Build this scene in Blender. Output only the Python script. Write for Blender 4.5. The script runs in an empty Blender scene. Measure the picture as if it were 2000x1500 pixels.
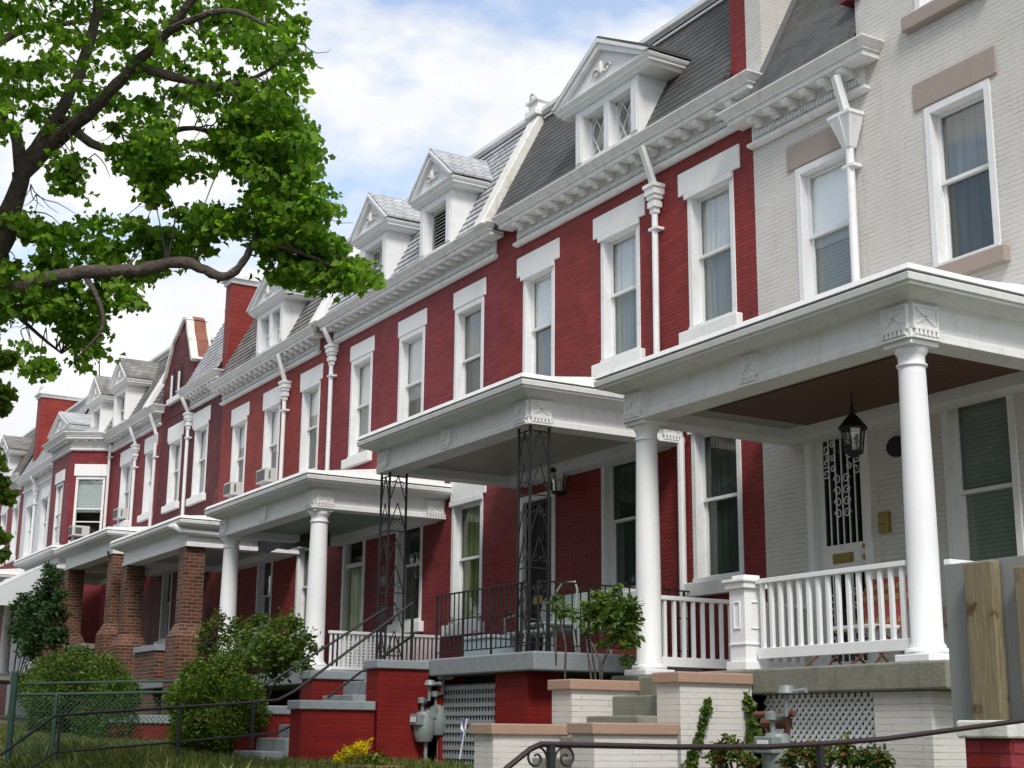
import bpy, math, random
import numpy as np
from mathutils import Vector, Matrix
R = math.radians
rng = np.random.default_rng(7); random.seed(7)
scene = bpy.context.scene
# ---------------------------------------------------------------- camera (eye at the origin, on the pavement)
F = 2838.3
_y, _p, _r = R(59.46), R(13.531), R(0.5455)
fw = np.array([-math.sin(_y)*math.cos(_p), math.cos(_y)*math.cos(_p), math.sin(_p)])
_rt = np.array([math.cos(_y), math.sin(_y), 0.]); _up = np.cross(_rt, fw)
rt = math.cos(_r)*_rt + math.sin(_r)*_up; up = -math.sin(_r)*_rt + math.cos(_r)*_up
cam = bpy.data.objects.new('camera', bpy.data.cameras.new('camera'))
scene.collection.objects.link(cam); scene.camera = cam
cam.matrix_world = Matrix(((rt[0], up[0], -fw[0], 0), (rt[1], up[1], -fw[1], 0), (rt[2], up[2], -fw[2], 0), (0, 0, 0, 1)))
cam.data.sensor_width = 36; cam.data.lens = F/2000*36; cam.data.clip_end = 2000; cam.data.clip_start = .05
def ray(x, y): return fw + rt*(x-1000)/F - up*(y-750)/F
def at_y(x, y, Y): d = ray(x, y); return d*(Y/d[1])
def at_x(x, y, X): d = ray(x, y); return d*(X/d[0])
def at_d(x, y, D): return ray(x, y)*D
# ---------------------------------------------------------------- world and sun
SUN_EL, SUN_DIR = R(50), Vector((0.92, -0.42, 0)).normalized()
w = bpy.data.worlds.new('World'); scene.world = w; w.use_nodes = True
nt = w.node_tree; nt.nodes.clear(); N = nt.nodes.new; L = nt.links.new
sky = N('ShaderNodeTexSky'); sky.sky_type = 'NISHITA'; sky.sun_disc = False
sky.sun_elevation = SUN_EL; sky.sun_rotation = math.atan2(SUN_DIR.x, SUN_DIR.y)
b1 = N('ShaderNodeBackground'); b1.inputs[1].default_value = .15; L(sky.outputs[0], b1.inputs[0])
tc = N('ShaderNodeTexCoord'); mp = N('ShaderNodeMapping'); L(tc.outputs['Generated'], mp.inputs[0])
mp.inputs['Location'].default_value = (3.1, 7.7, 3.3); mp.inputs['Scale'].default_value = (1, 1, 2.1)
n1 = N('ShaderNodeTexNoise'); n1.inputs['Scale'].default_value = 2.6; n1.inputs['Detail'].default_value = 7; n1.inputs['Roughness'].default_value = .55
L(mp.outputs[0], n1.inputs['Vector'])
cr = N('ShaderNodeValToRGB'); cr.color_ramp.elements[0].position = .44; cr.color_ramp.elements[1].position = .515
cr.color_ramp.elements[0].color = (.24, .24, .24, 1); cr.color_ramp.elements[1].color = (1, 1, 1, 1); L(n1.outputs[0], cr.inputs[0])
n2 = N('ShaderNodeTexNoise'); n2.inputs['Scale'].default_value = 5.5; n2.inputs['Detail'].default_value = 5; L(mp.outputs[0], n2.inputs['Vector'])
cc = N('ShaderNodeValToRGB'); cc.color_ramp.elements[0].position = .35; cc.color_ramp.elements[1].position = .62
cc.color_ramp.elements[0].color = (.525, .535, .55, 1); cc.color_ramp.elements[1].color = (.59, .592, .592, 1); L(n2.outputs[0], cc.inputs[0])
b2 = N('ShaderNodeBackground'); b2.inputs[1].default_value = 1.02; L(cc.outputs[0], b2.inputs[0])
mx = N('ShaderNodeMixShader'); L(cr.outputs[0], mx.inputs[0]); L(b1.outputs[0], mx.inputs[1]); L(b2.outputs[0], mx.inputs[2])
wo = N('ShaderNodeOutputWorld'); L(mx.outputs[0], wo.inputs[0])
sun = bpy.data.objects.new('sun', bpy.data.lights.new('sun', 'SUN')); scene.collection.objects.link(sun)
sun.data.energy = 1.8; sun.data.angle = R(14); sun.data.color = (1, .96, .9)
sd = Vector((SUN_DIR.x*math.cos(SUN_EL), SUN_DIR.y*math.cos(SUN_EL), math.sin(SUN_EL)))
sun.rotation_euler = sd.to_track_quat('Z', 'Y').to_euler()
scene.view_settings.view_transform = 'Standard'; scene.view_settings.look = 'None'
scene.view_settings.gamma = 1; scene.view_settings.exposure = 0.8
scene.cycles.max_bounces = 8; scene.cycles.transparent_max_bounces = 16

# ---------------------------------------------------------------- materials
MATS = {}
def newmat(name):
    m = bpy.data.materials.new(name); m.use_nodes = True
    t = m.node_tree; t.nodes.clear(); o = t.nodes.new('ShaderNodeOutputMaterial')
    return m, t, o
def nz(t, vec, scale, detail=4, rough=.55):
    n = t.nodes.new('ShaderNodeTexNoise'); n.inputs['Scale'].default_value = scale; n.inputs['Detail'].default_value = detail
    n.inputs['Roughness'].default_value = rough
    if vec is not None: t.links.new(vec, n.inputs['Vector'])
    return n.outputs[0]
def ramp(t, fac, a, b, ca=(0, 0, 0, 1), cb=(1, 1, 1, 1)):
    r = t.nodes.new('ShaderNodeValToRGB'); r.color_ramp.elements[0].position = a; r.color_ramp.elements[1].position = b
    r.color_ramp.elements[0].color = ca; r.color_ramp.elements[1].color = cb; t.links.new(fac, r.inputs[0]); return r.outputs[0]
def mixc(t, fac, a, b, mode='MIX'):
    m = t.nodes.new('ShaderNodeMix'); m.data_type = 'RGBA'; m.blend_type = mode
    for s, i in ((fac, 0), (a, 6), (b, 7)):
        if isinstance(s, (int, float)): m.inputs[i].default_value = s
        elif isinstance(s, tuple): m.inputs[i].default_value = (*s[:3], 1)
        else: t.links.new(s, m.inputs[i])
    return m.outputs[2]
def mathn(t, op, a, b=None):
    m = t.nodes.new('ShaderNodeMath'); m.operation = op
    for s, i in ((a, 0), (b, 1)):
        if s is None: continue
        if isinstance(s, (int, float)): m.inputs[i].default_value = s
        else: t.links.new(s, m.inputs[i])
    return m.outputs[0]
def pos(t): return t.nodes.new('ShaderNodeNewGeometry').outputs['Position']
def flatuv(t, kz=1.0):        # (x+y, z) of the real position: courses run level round every corner
    s = t.nodes.new('ShaderNodeSeparateXYZ'); t.links.new(pos(t), s.inputs[0])
    c = t.nodes.new('ShaderNodeCombineXYZ'); t.links.new(mathn(t, 'ADD', s.outputs[0], s.outputs[1]), c.inputs[0])
    t.links.new(mathn(t, 'MULTIPLY', s.outputs[2], kz), c.inputs[1]); return c.outputs[0]
def princ(t, o, col, rough=.6, bump=None, bd=.01, metallic=0, spec=.5):
    p = t.nodes.new('ShaderNodeBsdfPrincipled'); t.links.new(p.outputs[0], o.inputs[0])
    if isinstance(col, tuple): p.inputs['Base Color'].default_value = (*col[:3], 1)
    else: t.links.new(col, p.inputs['Base Color'])
    p.inputs['Metallic'].default_value = metallic; p.inputs['Specular IOR Level'].default_value = spec
    if isinstance(rough, (int, float)): p.inputs['Roughness'].default_value = rough
    else: t.links.new(rough, p.inputs['Roughness'])
    if bump is not None:
        b = t.nodes.new('ShaderNodeBump'); b.inputs['Distance'].default_value = bd; b.inputs['Strength'].default_value = 1
        t.links.new(bump, b.inputs['Height']); t.links.new(b.outputs[0], p.inputs['Normal'])
    return p
def paint(name, col, var=.12, dirt=(.35, .33, .28), amt=.25, rough=.5, scale=2.0, bd=.004, rust=0):
    m, t, o = newmat(name); P = pos(t)
    a = mixc(t, nz(t, P, scale, 5), tuple(c*(1-var) for c in col), tuple(min(1, c*(1+var*.5)) for c in col))
    mk = ramp(t, nz(t, P, 6.5, 8, .7), .52, .74); a = mixc(t, mathn(t, 'MULTIPLY', mk, amt), a, dirt)
    mp_ = t.nodes.new('ShaderNodeMapping'); t.links.new(P, mp_.inputs[0]); mp_.inputs['Scale'].default_value = (9, 9, 1.2)
    st = ramp(t, nz(t, mp_.outputs[0], 1.0, 4), .55, .8); a = mixc(t, mathn(t, 'MULTIPLY', st, amt*.8), a, tuple(d*.9 for d in dirt))
    if rust:
        rk = ramp(t, nz(t, P, 3.2, 8, .75), .56, .66); a = mixc(t, mathn(t, 'MULTIPLY', rk, rust), a, (.24, .11, .05))
    princ(t, o, a, rough, nz(t, P, 35, 4), bd); MATS[name] = m; return m
def brick(name, col, mortar, bw=.2, rh=.054, ms=.006, var=.15, peel=None, peel_amt=0., bd=.006, spread=None, rough=.62, fade=False):
    m, t, o = newmat(name); P = pos(t); uv = flatuv(t)
    wob = t.nodes.new('ShaderNodeVectorMath'); wob.operation = 'ADD'
    sc = t.nodes.new('ShaderNodeVectorMath'); sc.operation = 'SCALE'; sc.inputs['Scale'].default_value = .012
    nn = t.nodes.new('ShaderNodeTexNoise'); nn.inputs['Scale'].default_value = 5; t.links.new(P, nn.inputs['Vector'])
    t.links.new(nn.outputs[1], sc.inputs[0]); t.links.new(uv, wob.inputs[0]); t.links.new(sc.outputs[0], wob.inputs[1])
    b = t.nodes.new('ShaderNodeTexBrick'); t.links.new(wob.outputs[0], b.inputs['Vector'])
    b.inputs['Scale'].default_value = 1; b.inputs['Brick Width'].default_value = bw; b.inputs['Row Height'].default_value = rh
    b.inputs['Mortar Size'].default_value = ms; b.inputs['Mortar Smooth'].default_value = .35; b.inputs['Bias'].default_value = 0
    s = spread or (tuple(c*(1-var) for c in col), tuple(c*(1+var) for c in col))
    b.inputs['Color1'].default_value = (*s[0], 1); b.inputs['Color2'].default_value = (*s[1], 1); b.inputs['Mortar'].default_value = (*mortar, 1)
    bc = mixc(t, ramp(t, nz(t, P, 3.6, 8, .7), .46, .6), col, b.outputs[0]) if fade else b.outputs[0]
    a = mixc(t, ramp(t, nz(t, P, .7, 6, .6), .3, .75), bc, (.62, .6, .62), 'MULTIPLY') if not fade else mixc(t, ramp(t, nz(t, P, .7, 6, .6), .3, .75), bc, (.88, .88, .86), 'MULTIPLY')
    a = mixc(t, mathn(t, 'MULTIPLY', ramp(t, nz(t, P, 4, 8, .7), .5, .8), .18 if fade else .35), a, tuple(c*.6 for c in col))
    mp_ = t.nodes.new('ShaderNodeMapping'); t.links.new(P, mp_.inputs[0]); mp_.inputs['Scale'].default_value = (6, 6, .55)
    a = mixc(t, mathn(t, 'MULTIPLY', ramp(t, nz(t, mp_.outputs[0], 1.0, 6, .65), .5, .75), .16 if fade else .32), a, tuple(c*.55 for c in col))
    a = mixc(t, mathn(t, 'MULTIPLY', ramp(t, nz(t, P, 1.1, 7, .65), .52, .72), .12 if fade else .16), a, tuple(min(1, c*1.3+.05) for c in col))
    if peel: a = mixc(t, mathn(t, 'MULTIPLY', ramp(t, nz(t, P, 2.3, 10, .75), .56, .62), peel_amt), a, peel)
    hm = mathn(t, 'SUBTRACT', 1., b.outputs['Fac'])
    # mortar joints partly filled by paint: fade the relief by a broad noise
    hm = mathn(t, 'MULTIPLY', hm, ramp(t, nz(t, P, 1.6, 6, .6), .3, .62, (.3, .3, .3, 1)))
    h = mathn(t, 'ADD', hm, mathn(t, 'MULTIPLY', nz(t, P, 28, 5), .8))
    princ(t, o, a, rough, h, bd, spec=.22); MATS[name] = m; return m
def slate(name, c1, c2, mortar, k=1.12, rh=.145, bw=.2, moss=0, rough=.7):
    m, t, o = newmat(name); P = pos(t); uv = flatuv(t, k)
    b = t.nodes.new('ShaderNodeTexBrick'); t.links.new(uv, b.inputs['Vector']); b.inputs['Scale'].default_value = 1
    b.inputs['Brick Width'].default_value = bw; b.inputs['Row Height'].default_value = rh; b.inputs['Mortar Size'].default_value = .006
    b.inputs['Color1'].default_value = (*c1, 1); b.inputs['Color2'].default_value = (*c2, 1); b.inputs['Mortar'].default_value = (*mortar, 1)
    a = mixc(t, ramp(t, nz(t, P, 2.2, 8, .65), .35, .7), b.outputs[0], (.6, .6, .62), 'MULTIPLY')
    if moss: a = mixc(t, mathn(t, 'MULTIPLY', ramp(t, nz(t, P, 1.3, 6), .5, .7), moss), a, (.16, .09, .06))
    h = mathn(t, 'ADD', mathn(t, 'SUBTRACT', 1., b.outputs['Fac']), mathn(t, 'MULTIPLY', nz(t, P, 30, 4), .5))
    princ(t, o, a, rough, h, .008); MATS[name] = m; return m
def glass(name, tint=(.75, .8, .8), ior=1.75, rough=.015):
    m, t, o = newmat(name)
    fr = t.nodes.new('ShaderNodeFresnel'); bf = t.nodes.new('ShaderNodeNewGeometry').outputs['Backfacing']
    t.links.new(mathn(t, 'ADD', ior, mathn(t, 'MULTIPLY', bf, 1/ior-ior)), fr.inputs['IOR'])
    tr = t.nodes.new('ShaderNodeBsdfTransparent'); tr.inputs[0].default_value = (*tint, 1)
    gl = t.nodes.new('ShaderNodeBsdfGlossy'); gl.inputs['Roughness'].default_value = rough; gl.inputs[0].default_value = (1, .985, .95, 1)
    bp = t.nodes.new('ShaderNodeBump'); bp.inputs['Distance'].default_value = .01; bp.inputs['Strength'].default_value = .6
    t.links.new(nz(t, pos(t), 2.2, 2), bp.inputs['Height']); t.links.new(bp.outputs[0], gl.inputs['Normal'])
    mx = t.nodes.new('ShaderNodeMixShader'); t.links.new(fr.outputs[0], mx.inputs[0]); t.links.new(tr.outputs[0], mx.inputs[1]); t.links.new(gl.outputs[0], mx.inputs[2])
    t.links.new(mx.outputs[0], o.inputs[0]); MATS[name] = m; return m
def blindmat(name, col, period=.05, vertical=False, depth=.35):
    m, t, o = newmat(name); s = t.nodes.new('ShaderNodeSeparateXYZ'); t.links.new(pos(t), s.inputs[0])
    v = mathn(t, 'FRACT', mathn(t, 'DIVIDE', s.outputs[0 if vertical else 2], period))
    a = mixc(t, ramp(t, v, .0, .35), tuple(c*(1-depth) for c in col), col)
    princ(t, o, a, .7, v, .01); MATS[name] = m; return m
def leafmat(name, c1, c2, trans=.3, rough=.45):
    m, t, o = newmat(name); g = t.nodes.new('ShaderNodeNewGeometry')
    a = mixc(t, g.outputs['Random Per Island'], c1, c2)
    a = mixc(t, ramp(t, nz(t, g.outputs['Position'], 1.9, 5), .4, .62), a, (.58, .7, .5), 'MULTIPLY')
    p = t.nodes.new('ShaderNodeBsdfPrincipled'); t.links.new(a, p.inputs['Base Color']); p.inputs['Roughness'].default_value = rough
    p.inputs['Specular IOR Level'].default_value = .22
    tl = t.nodes.new('ShaderNodeBsdfTranslucent'); t.links.new(mixc(t, 1., a, (1.6, 2.0, .7), 'MULTIPLY'), tl.inputs[0])
    mx = t.nodes.new('ShaderNodeMixShader'); mx.inputs[0].default_value = trans
    t.links.new(p.outputs[0], mx.inputs[1]); t.links.new(tl.outputs[0], mx.inputs[2]); t.links.new(mx.outputs[0], o.inputs[0])
    MATS[name] = m; return m
def flatm(name, col, rough=.5, metallic=0, bumps=0, var=.1, ns=12):
    m, t, o = newmat(name); P = pos(t); n_ = nz(t, P, ns, 5)
    a = mixc(t, n_, tuple(c*(1-var) for c in col), tuple(min(1, c*(1+var)) for c in col))
    princ(t, o, a, rough, n_ if bumps else None, bumps or .01, metallic); MATS[name] = m; return m

WHITE = paint('white_paint', (.74, .75, .75), .06, (.38, .35, .29), .3, bd=.0015)
TRIM = paint('porch_white', (.74, .745, .735), .05, (.36, .34, .29), .36, bd=.0015)
COLW = paint('column_white', (.8, .81, .82), .03, (.5, .5, .47), .12, bd=.0008)
DIRTY = paint('cornice_white', (.71, .71, .70), .08, (.28, .24, .18), .45)
STAINW = paint('stained_white', (.72, .71, .67), .1, (.38, .28, .16), .6, rust=.35)
RUSTY = paint('rusty_tin', (.26, .09, .05), .5, (.17, .035, .02), 1., rough=.6, scale=3, rust=1.)
LINT = paint('lintel_white', (.78, .78, .76), .04, (.5, .48, .4), .2)
TAN = paint('tan_stone', (.34, .275, .235), .07, (.22, .17, .14), .25)
CAPT = paint('tan_cap', (.36, .235, .17), .08, (.2, .14, .1), .35)
GREYP = paint('grey_blue_paint', (.25, .285, .30), .12, (.14, .14, .13), .45)
REDB = brick('red_painted_brick', (.26, .036, .034), (.17, .022, .021), bw=.34, peel=(.16, .02, .018), peel_amt=.5)
REDC = brick('red_painted_brick_plum', (.25, .038, .044), (.17, .026, .03), bw=.34, peel=(.24, .06, .055), peel_amt=.3)
REDD = brick('orange_red_painted_brick', (.29, .042, .032), (.19, .026, .02), bw=.34, peel=(.14, .02, .018), peel_amt=.3)
REDE = brick('dark_maroon_brick', (.13, .018, .022), (.075, .012, .014), peel=(.26, .09, .09), peel_amt=.45)
REDS = brick('deep_red_stair_brick', (.20, .0125, .0105), (.155, .01, .008), bw=.5, ms=.004, bd=.003, peel=(.14, .011, .009), peel_amt=.4)
GREYB = brick('light_grey_painted_brick', (.62, .60, .572), (.38, .365, .345), bw=.62, ms=.0035, var=.02, bd=.004, fade=True)
WHITEB = brick('white_painted_brick', (.66, .68, .70), (.5, .5, .5), var=.05, fade=True)
RAWB = brick('raw_brown_brick', (.14, .05, .03), (.22, .19, .135), bw=.2, rh=.072, ms=.01, spread=((.075, .025, .018), (.2, .07, .038)))
SLATE_D = slate('dark_slate', (.07, .075, .072), (.105, .105, .10), (.055, .058, .056), rh=.085, bw=.3, moss=.12)
SLATE_L = slate('pale_slate', (.42, .44, .45), (.52, .53, .54), (.14, .14, .14), rh=.155)
SLATE_M = slate('grey_brown_slate', (.17, .165, .15), (.27, .26, .24), (.06, .06, .055), rh=.15, moss=.3)
FLASH = flatm('dark_flashing', (.09, .095, .1), .5, var=.2)
GLASS = glass('window_glass', (.97, .99, .99), 2.05); GLASSD = glass('ground_floor_glass', (.5, .55, .52), 1.6); SCREEN = glass('screened_glass', (.55, .58, .58), 1.7, .05)
BLW = blindmat('white_blind', (.88, .9, .9)); BLG = blindmat('grey_blind', (.68, .72, .72), .045)
CURT = blindmat('grey_curtain', (.62, .64, .62), .31, True, .22); CURD = blindmat('dark_curtain', (.14, .165, .16), .17, True, .4)
CURG = blindmat('green_curtain', (.45, .5, .2), .16, True, .5); SHADE = paint('white_shade', (.92, .94, .95), .03, (.6, .6, .6), .1)
ROOM = flatm('room_paint', (.11, .11, .1), .9)
IRON = flatm('black_iron', (.008, .008, .009), .6, 0, .001, .3, 40)
IRONR = flatm('worn_handrail', (.022, .01, .011), .45, .1, .001, .4, 20)
GREENM = flatm('green_fence_metal', (.03, .08, .055), .5, 0, .001, .3)
CONC = paint('concrete', (.22, .215, .175), .25, (.1, .1, .07), .7, .85, 2.2, .004)
CONG = paint('blue_grey_concrete', (.24, .27, .29), .14, (.13, .13, .12), .5, .8, 3, .004)
WOODC = blindmat('brown_ceiling_boards', (.12, .05, .025), .09, True, .6)
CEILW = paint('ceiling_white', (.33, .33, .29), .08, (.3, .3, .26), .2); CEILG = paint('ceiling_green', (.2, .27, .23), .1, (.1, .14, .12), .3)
BRASS = flatm('brass', (.3, .23, .07), .35, .7); PALEM = flatm('pale_grey_lattice_paint', (.27, .31, .32), .6); GREYM = flatm('grey_gas_metal', (.2, .23, .23), .5, .1, .002, .25)
RUST = flatm('rusty_iron', (.13, .05, .03), .8, 0, .004, .4)
BARK = flatm('bark', (.085, .066, .054), .95, 0, .05, .6, 14)
PALEG = flatm('pale_green_enamel', (.24, .29, .26), .45, 0, .001, .15)
DARKR = flatm('dark_void', (.006, .006, .006), .9); AWN = flatm('dark_awning', (.016, .018, .02), .7, var=.3)  # dark_void: near-black colour painted as unlit depth
AWNW = blindmat('white_awning_slats', (.6, .62, .63), .11, True, .3)
ACM = flatm('air_conditioner_plastic', (.5, .5, .47), .5, 0, 0, .1); ACG = blindmat('air_conditioner_grille', (.12, .12, .12), .03, True, .7)
LM = leafmat('maple_leaf', (.06, .14, .016), (.26, .38, .05), .52, .6)
LM2 = leafmat('lime_leaf', (.10, .17, .02), (.2, .27, .04), .35)
LH = leafmat('hedge_leaf', (.04, .08, .012), (.17, .22, .03), .25)
LHR = leafmat('mixed_hedge_leaf', (.03, .08, .01), (.12, .16, .025), .2)
LR = leafmat('rose_leaf', (.03, .08, .015), (.15, .2, .04), .3)
LRS = leafmat('dark_rose_leaf', (.03, .07, .012), (.13, .18, .03), .3)
LRD = leafmat('red_tipped_leaf', (.05, .08, .015), (.17, .06, .03), .2)
LDK = leafmat('dark_leaf', (.018, .045, .015), (.05, .1, .03), .2)
LFAR = leafmat('far_tree_leaf', (.02, .05, .012), (.05, .1, .02), .25)
YEL = leafmat('yellow_petal', (.75, .5, .01), (.85, .62, .02), .3); REDP = leafmat('dark_red_petal', (.2, .01, .01), (.3, .03, .02), .2)
TERRA = flatm('terracotta', (.36, .17, .09), .8, 0, .003)
def _wood():
    m, t, o = newmat('knotty_board'); P = pos(t)
    mp_ = t.nodes.new('ShaderNodeMapping'); t.links.new(P, mp_.inputs[0]); mp_.inputs['Scale'].default_value = (34, 34, 2.2)
    a = mixc(t, ramp(t, nz(t, mp_.outputs[0], 1.6, 8, .7), .3, .7), (.11, .095, .05), (.28, .23, .14))
    a = mixc(t, ramp(t, nz(t, P, 5.5, 3), .6, .68), a, (.09, .045, .02))
    princ(t, o, a, .7, nz(t, mp_.outputs[0], 4, 5), .004); return m
WOOD = _wood()

# ---------------------------------------------------------------- mesh helpers
ORG = {}
def link(o): scene.collection.objects.link(o)
def tag(o, label=None, cat=None, group=None, kind=None):
    if label: o['label'] = label
    if cat: o['category'] = cat
    if group: o['group'] = group
    if kind: o['kind'] = kind
    return o
def thing(name, loc, label, cat, group=None):
    o = bpy.data.objects.new(name, None); link(o); o.location = loc; o.empty_display_size = .2
    ORG[o.name] = np.array(loc, float); return tag(o, label, cat, group)
class MB:
    def __init__(s): s.v = []; s.f = []
    def add(s, vs, fs):
        n = len(s.v); s.v += [tuple(map(float, v)) for v in vs]; s.f += [tuple(i+n for i in f) for f in fs]; return s
    def box(s, x0, x1, y0, y1, z0, z1):
        return s.add([(x0, y0, z0), (x1, y0, z0), (x1, y1, z0), (x0, y1, z0), (x0, y0, z1), (x1, y0, z1), (x1, y1, z1), (x0, y1, z1)],
                     [(0, 3, 2, 1), (4, 5, 6, 7), (0, 1, 5, 4), (1, 2, 6, 5), (2, 3, 7, 6), (3, 0, 4, 7)])
    def quad(s, a, b, c, d): return s.add([a, b, c, d], [(0, 1, 2, 3)])
    def ext(s, axis, pts, a0, a1):
        n = len(pts)
        def P(u, v, a): return {'x': (a, u, v), 'y': (u, a, v), 'z': (u, v, a)}[axis]
        vs = [P(u, v, a0) for u, v in pts] + [P(u, v, a1) for u, v in pts]
        fs = [tuple(range(n))[::-1], tuple(range(n, 2*n))] + [(i, (i+1) % n, n+(i+1) % n, n+i) for i in range(n)]
        return s.add(vs, fs)
    def beam(s, a, b, w, h=None):       # square bar between two points
        a = Vector(a); b = Vector(b); d = (b-a).normalized(); h = h or w
        u = d.cross(Vector((0, 0, 1))); u = Vector((1, 0, 0)) if u.length < 1e-4 else u.normalized(); v = u.cross(d)
        vs = [p+u*i*w/2+v*j*h/2 for p in (a, b) for i, j in ((-1, -1), (1, -1), (1, 1), (-1, 1))]
        return s.add(vs, [(0, 1, 2, 3), (7, 6, 5, 4), (0, 4, 5, 1), (1, 5, 6, 2), (2, 6, 7, 3), (3, 7, 4, 0)])
    def tube(s, pts, r, n=6):
        pts = [Vector(p) for p in pts]; rs = r if hasattr(r, '__len__') else [r]*len(pts)
        vs = []; prev = None
        for i, p in enumerate(pts):
            d = (pts[min(i+1, len(pts)-1)]-pts[max(i-1, 0)]).normalized()
            u = prev if prev is not None else (Vector((0, 0, 1)) if abs(d.z) < .9 else Vector((1, 0, 0)))
            u = (u-d*u.dot(d)).normalized(); prev = u; v = d.cross(u)
            vs += [p+(u*math.cos(2*math.pi*k/n)+v*math.sin(2*math.pi*k/n))*rs[i] for k in range(n)]
        fs = [(i*n+k, i*n+(k+1) % n, (i+1)*n+(k+1) % n, (i+1)*n+k) for i in range(len(pts)-1) for k in range(n)]
        fs += [tuple(range(n))[::-1], tuple(range((len(pts)-1)*n, len(pts)*n))]
        return s.add(vs, fs)
    def lathe(s, cx, cy, prof, n=28):
        vs = [(cx+r*math.cos(2*math.pi*k/n), cy+r*math.sin(2*math.pi*k/n), z) for r, z in prof for k in range(n)]
        m = len(prof); fs = [(i*n+k, i*n+(k+1) % n, (i+1)*n+(k+1) % n, (i+1)*n+k) for i in range(m-1) for k in range(n)]
        fs += [tuple(range(n))[::-1], tuple(range((m-1)*n, m*n))]
        return s.add(vs, fs)
    def sweep(s, path, prof, closed_prof=True):     # prof: (out, z), out = to the right of the path direction
        P = [Vector(p) for p in path]; nrm = []
        for a, b in zip(P, P[1:]): d = (b-a).normalized(); nrm.append(Vector((d.y, -d.x)))
        off = []
        for i in range(len(P)):
            if i == 0: off.append(nrm[0])
            elif i == len(P)-1: off.append(nrm[-1])
            else: a, b = nrm[i-1], nrm[i]; off.append((a+b)/(1+a.dot(b)))
        vs = [(p.x+o.x*u, p.y+o.y*u, z) for p, o in zip(P, off) for u, z in prof]
        n = len(prof); fs = []
        for i in range(len(P)-1):
            for k in range(n if closed_prof else n-1):
                fs.append((i*n+k, i*n+(k+1) % n, (i+1)*n+(k+1) % n, (i+1)*n+k))
        if closed_prof: fs += [tuple(range(n)), tuple(range((len(P)-1)*n, len(P)*n))[::-1]]
        return s.add(vs, fs)
    def build(s, name, mat, parent=None, bevel=0, smooth=False, label=None, keep=False):
        if parent is None: org = np.array(s.v[0]) if s.v else np.zeros(3); org = np.array([np.mean([v[0] for v in s.v]), np.mean([v[1] for v in s.v]), min(v[2] for v in s.v)])
        else: org = ORG[parent.name]
        me = bpy.data.meshes.new(name); me.from_pydata([tuple(np.array(v)-org) for v in s.v], [], s.f); me.update()
        me.materials.append(mat); o = bpy.data.objects.new(name, me); link(o)
        if parent is not None: o.parent = parent
        else: o.location = org
        ORG[o.name] = org
        import bmesh
        bm = bmesh.new(); bm.from_mesh(me); 
        if not keep: bmesh.ops.recalc_face_normals(bm, faces=bm.faces)
        bm.to_mesh(me); bm.free()
        if smooth:
            for p in me.polygons: p.use_smooth = True
            me.set_sharp_from_angle(angle=R(38))
        if bevel:
            b = o.modifiers.new('bevel', 'BEVEL'); b.width = bevel; b.segments = 2; b.limit_method = 'ANGLE'; b.angle_limit = R(50)
        if label: o['label'] = label
        return o
def wob(z, a=.004): return z+random.uniform(-a, a)
# leaves: many small folded faces merged into one mesh
T_MAPLE = np.array([(0, -.1), (.22, -.02), (.46, .04), (.40, .25), (.5, .52), (.29, .56), (.0, .9), (-.29, .56), (-.5, .52), (-.40, .25), (-.46, .04), (-.22, -.02)])
T_OVAL = np.array([(0, 0), (.22, .3), (.2, .7), (0, 1), (-.2, .7), (-.22, .3)])
def leaves(name, P, size, mat, parent, tmpl=T_OVAL, droop=.5, flat=.5, org=None, seed=1, upn=None):
    g = np.random.default_rng(seed); n = len(P); k = len(tmpl)
    ax = g.normal(size=(n, 3)); ax[:, 2] = ax[:, 2]*flat-droop; ax /= np.linalg.norm(ax, axis=1)[:, None]
    h = g.normal(size=(n, 3)); h -= (h*ax).sum(1)[:, None]*ax; h /= np.linalg.norm(h, axis=1)[:, None]
    nn = np.cross(ax, h); sz = size*g.uniform(.5, 1.4, n)
    V = np.zeros((n, k, 3))
    for i, (a, b) in enumerate(tmpl):
        fold = abs(a)*.35; V[:, i] = P + sz[:, None]*(h*a + ax*b + nn*(fold-.22*b*b))
    V = V.reshape(-1, 3) - (ORG[parent.name] if parent is not None else org)
    me = bpy.data.meshes.new(name); me.vertices.add(n*k); me.vertices.foreach_set('co', V.ravel().astype(np.float32))
    me.loops.add(n*k); me.loops.foreach_set('vertex_index', np.arange(n*k, dtype=np.int32))
    me.polygons.add(n); me.polygons.foreach_set('loop_start', np.arange(0, n*k, k, dtype=np.int32)); me.polygons.foreach_set('loop_total', np.full(n, k, dtype=np.int32))
    me.update(calc_edges=True); me.validate(); me.materials.append(mat); o = bpy.data.objects.new(name, me); link(o)
    if parent is not None: o.parent = parent; ORG[o.name] = ORG[parent.name]
    else: o.location = tuple(org); ORG[o.name] = np.array(org)
    return o
def blob(c, r, n, g, shell=.55):
    d = g.normal(size=(n, 3)); d /= np.linalg.norm(d, axis=1)[:, None]
    rad = (shell + (1-shell)*g.random(n))[:, None]
    return np.array(c) + d*rad*np.array(r)
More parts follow.
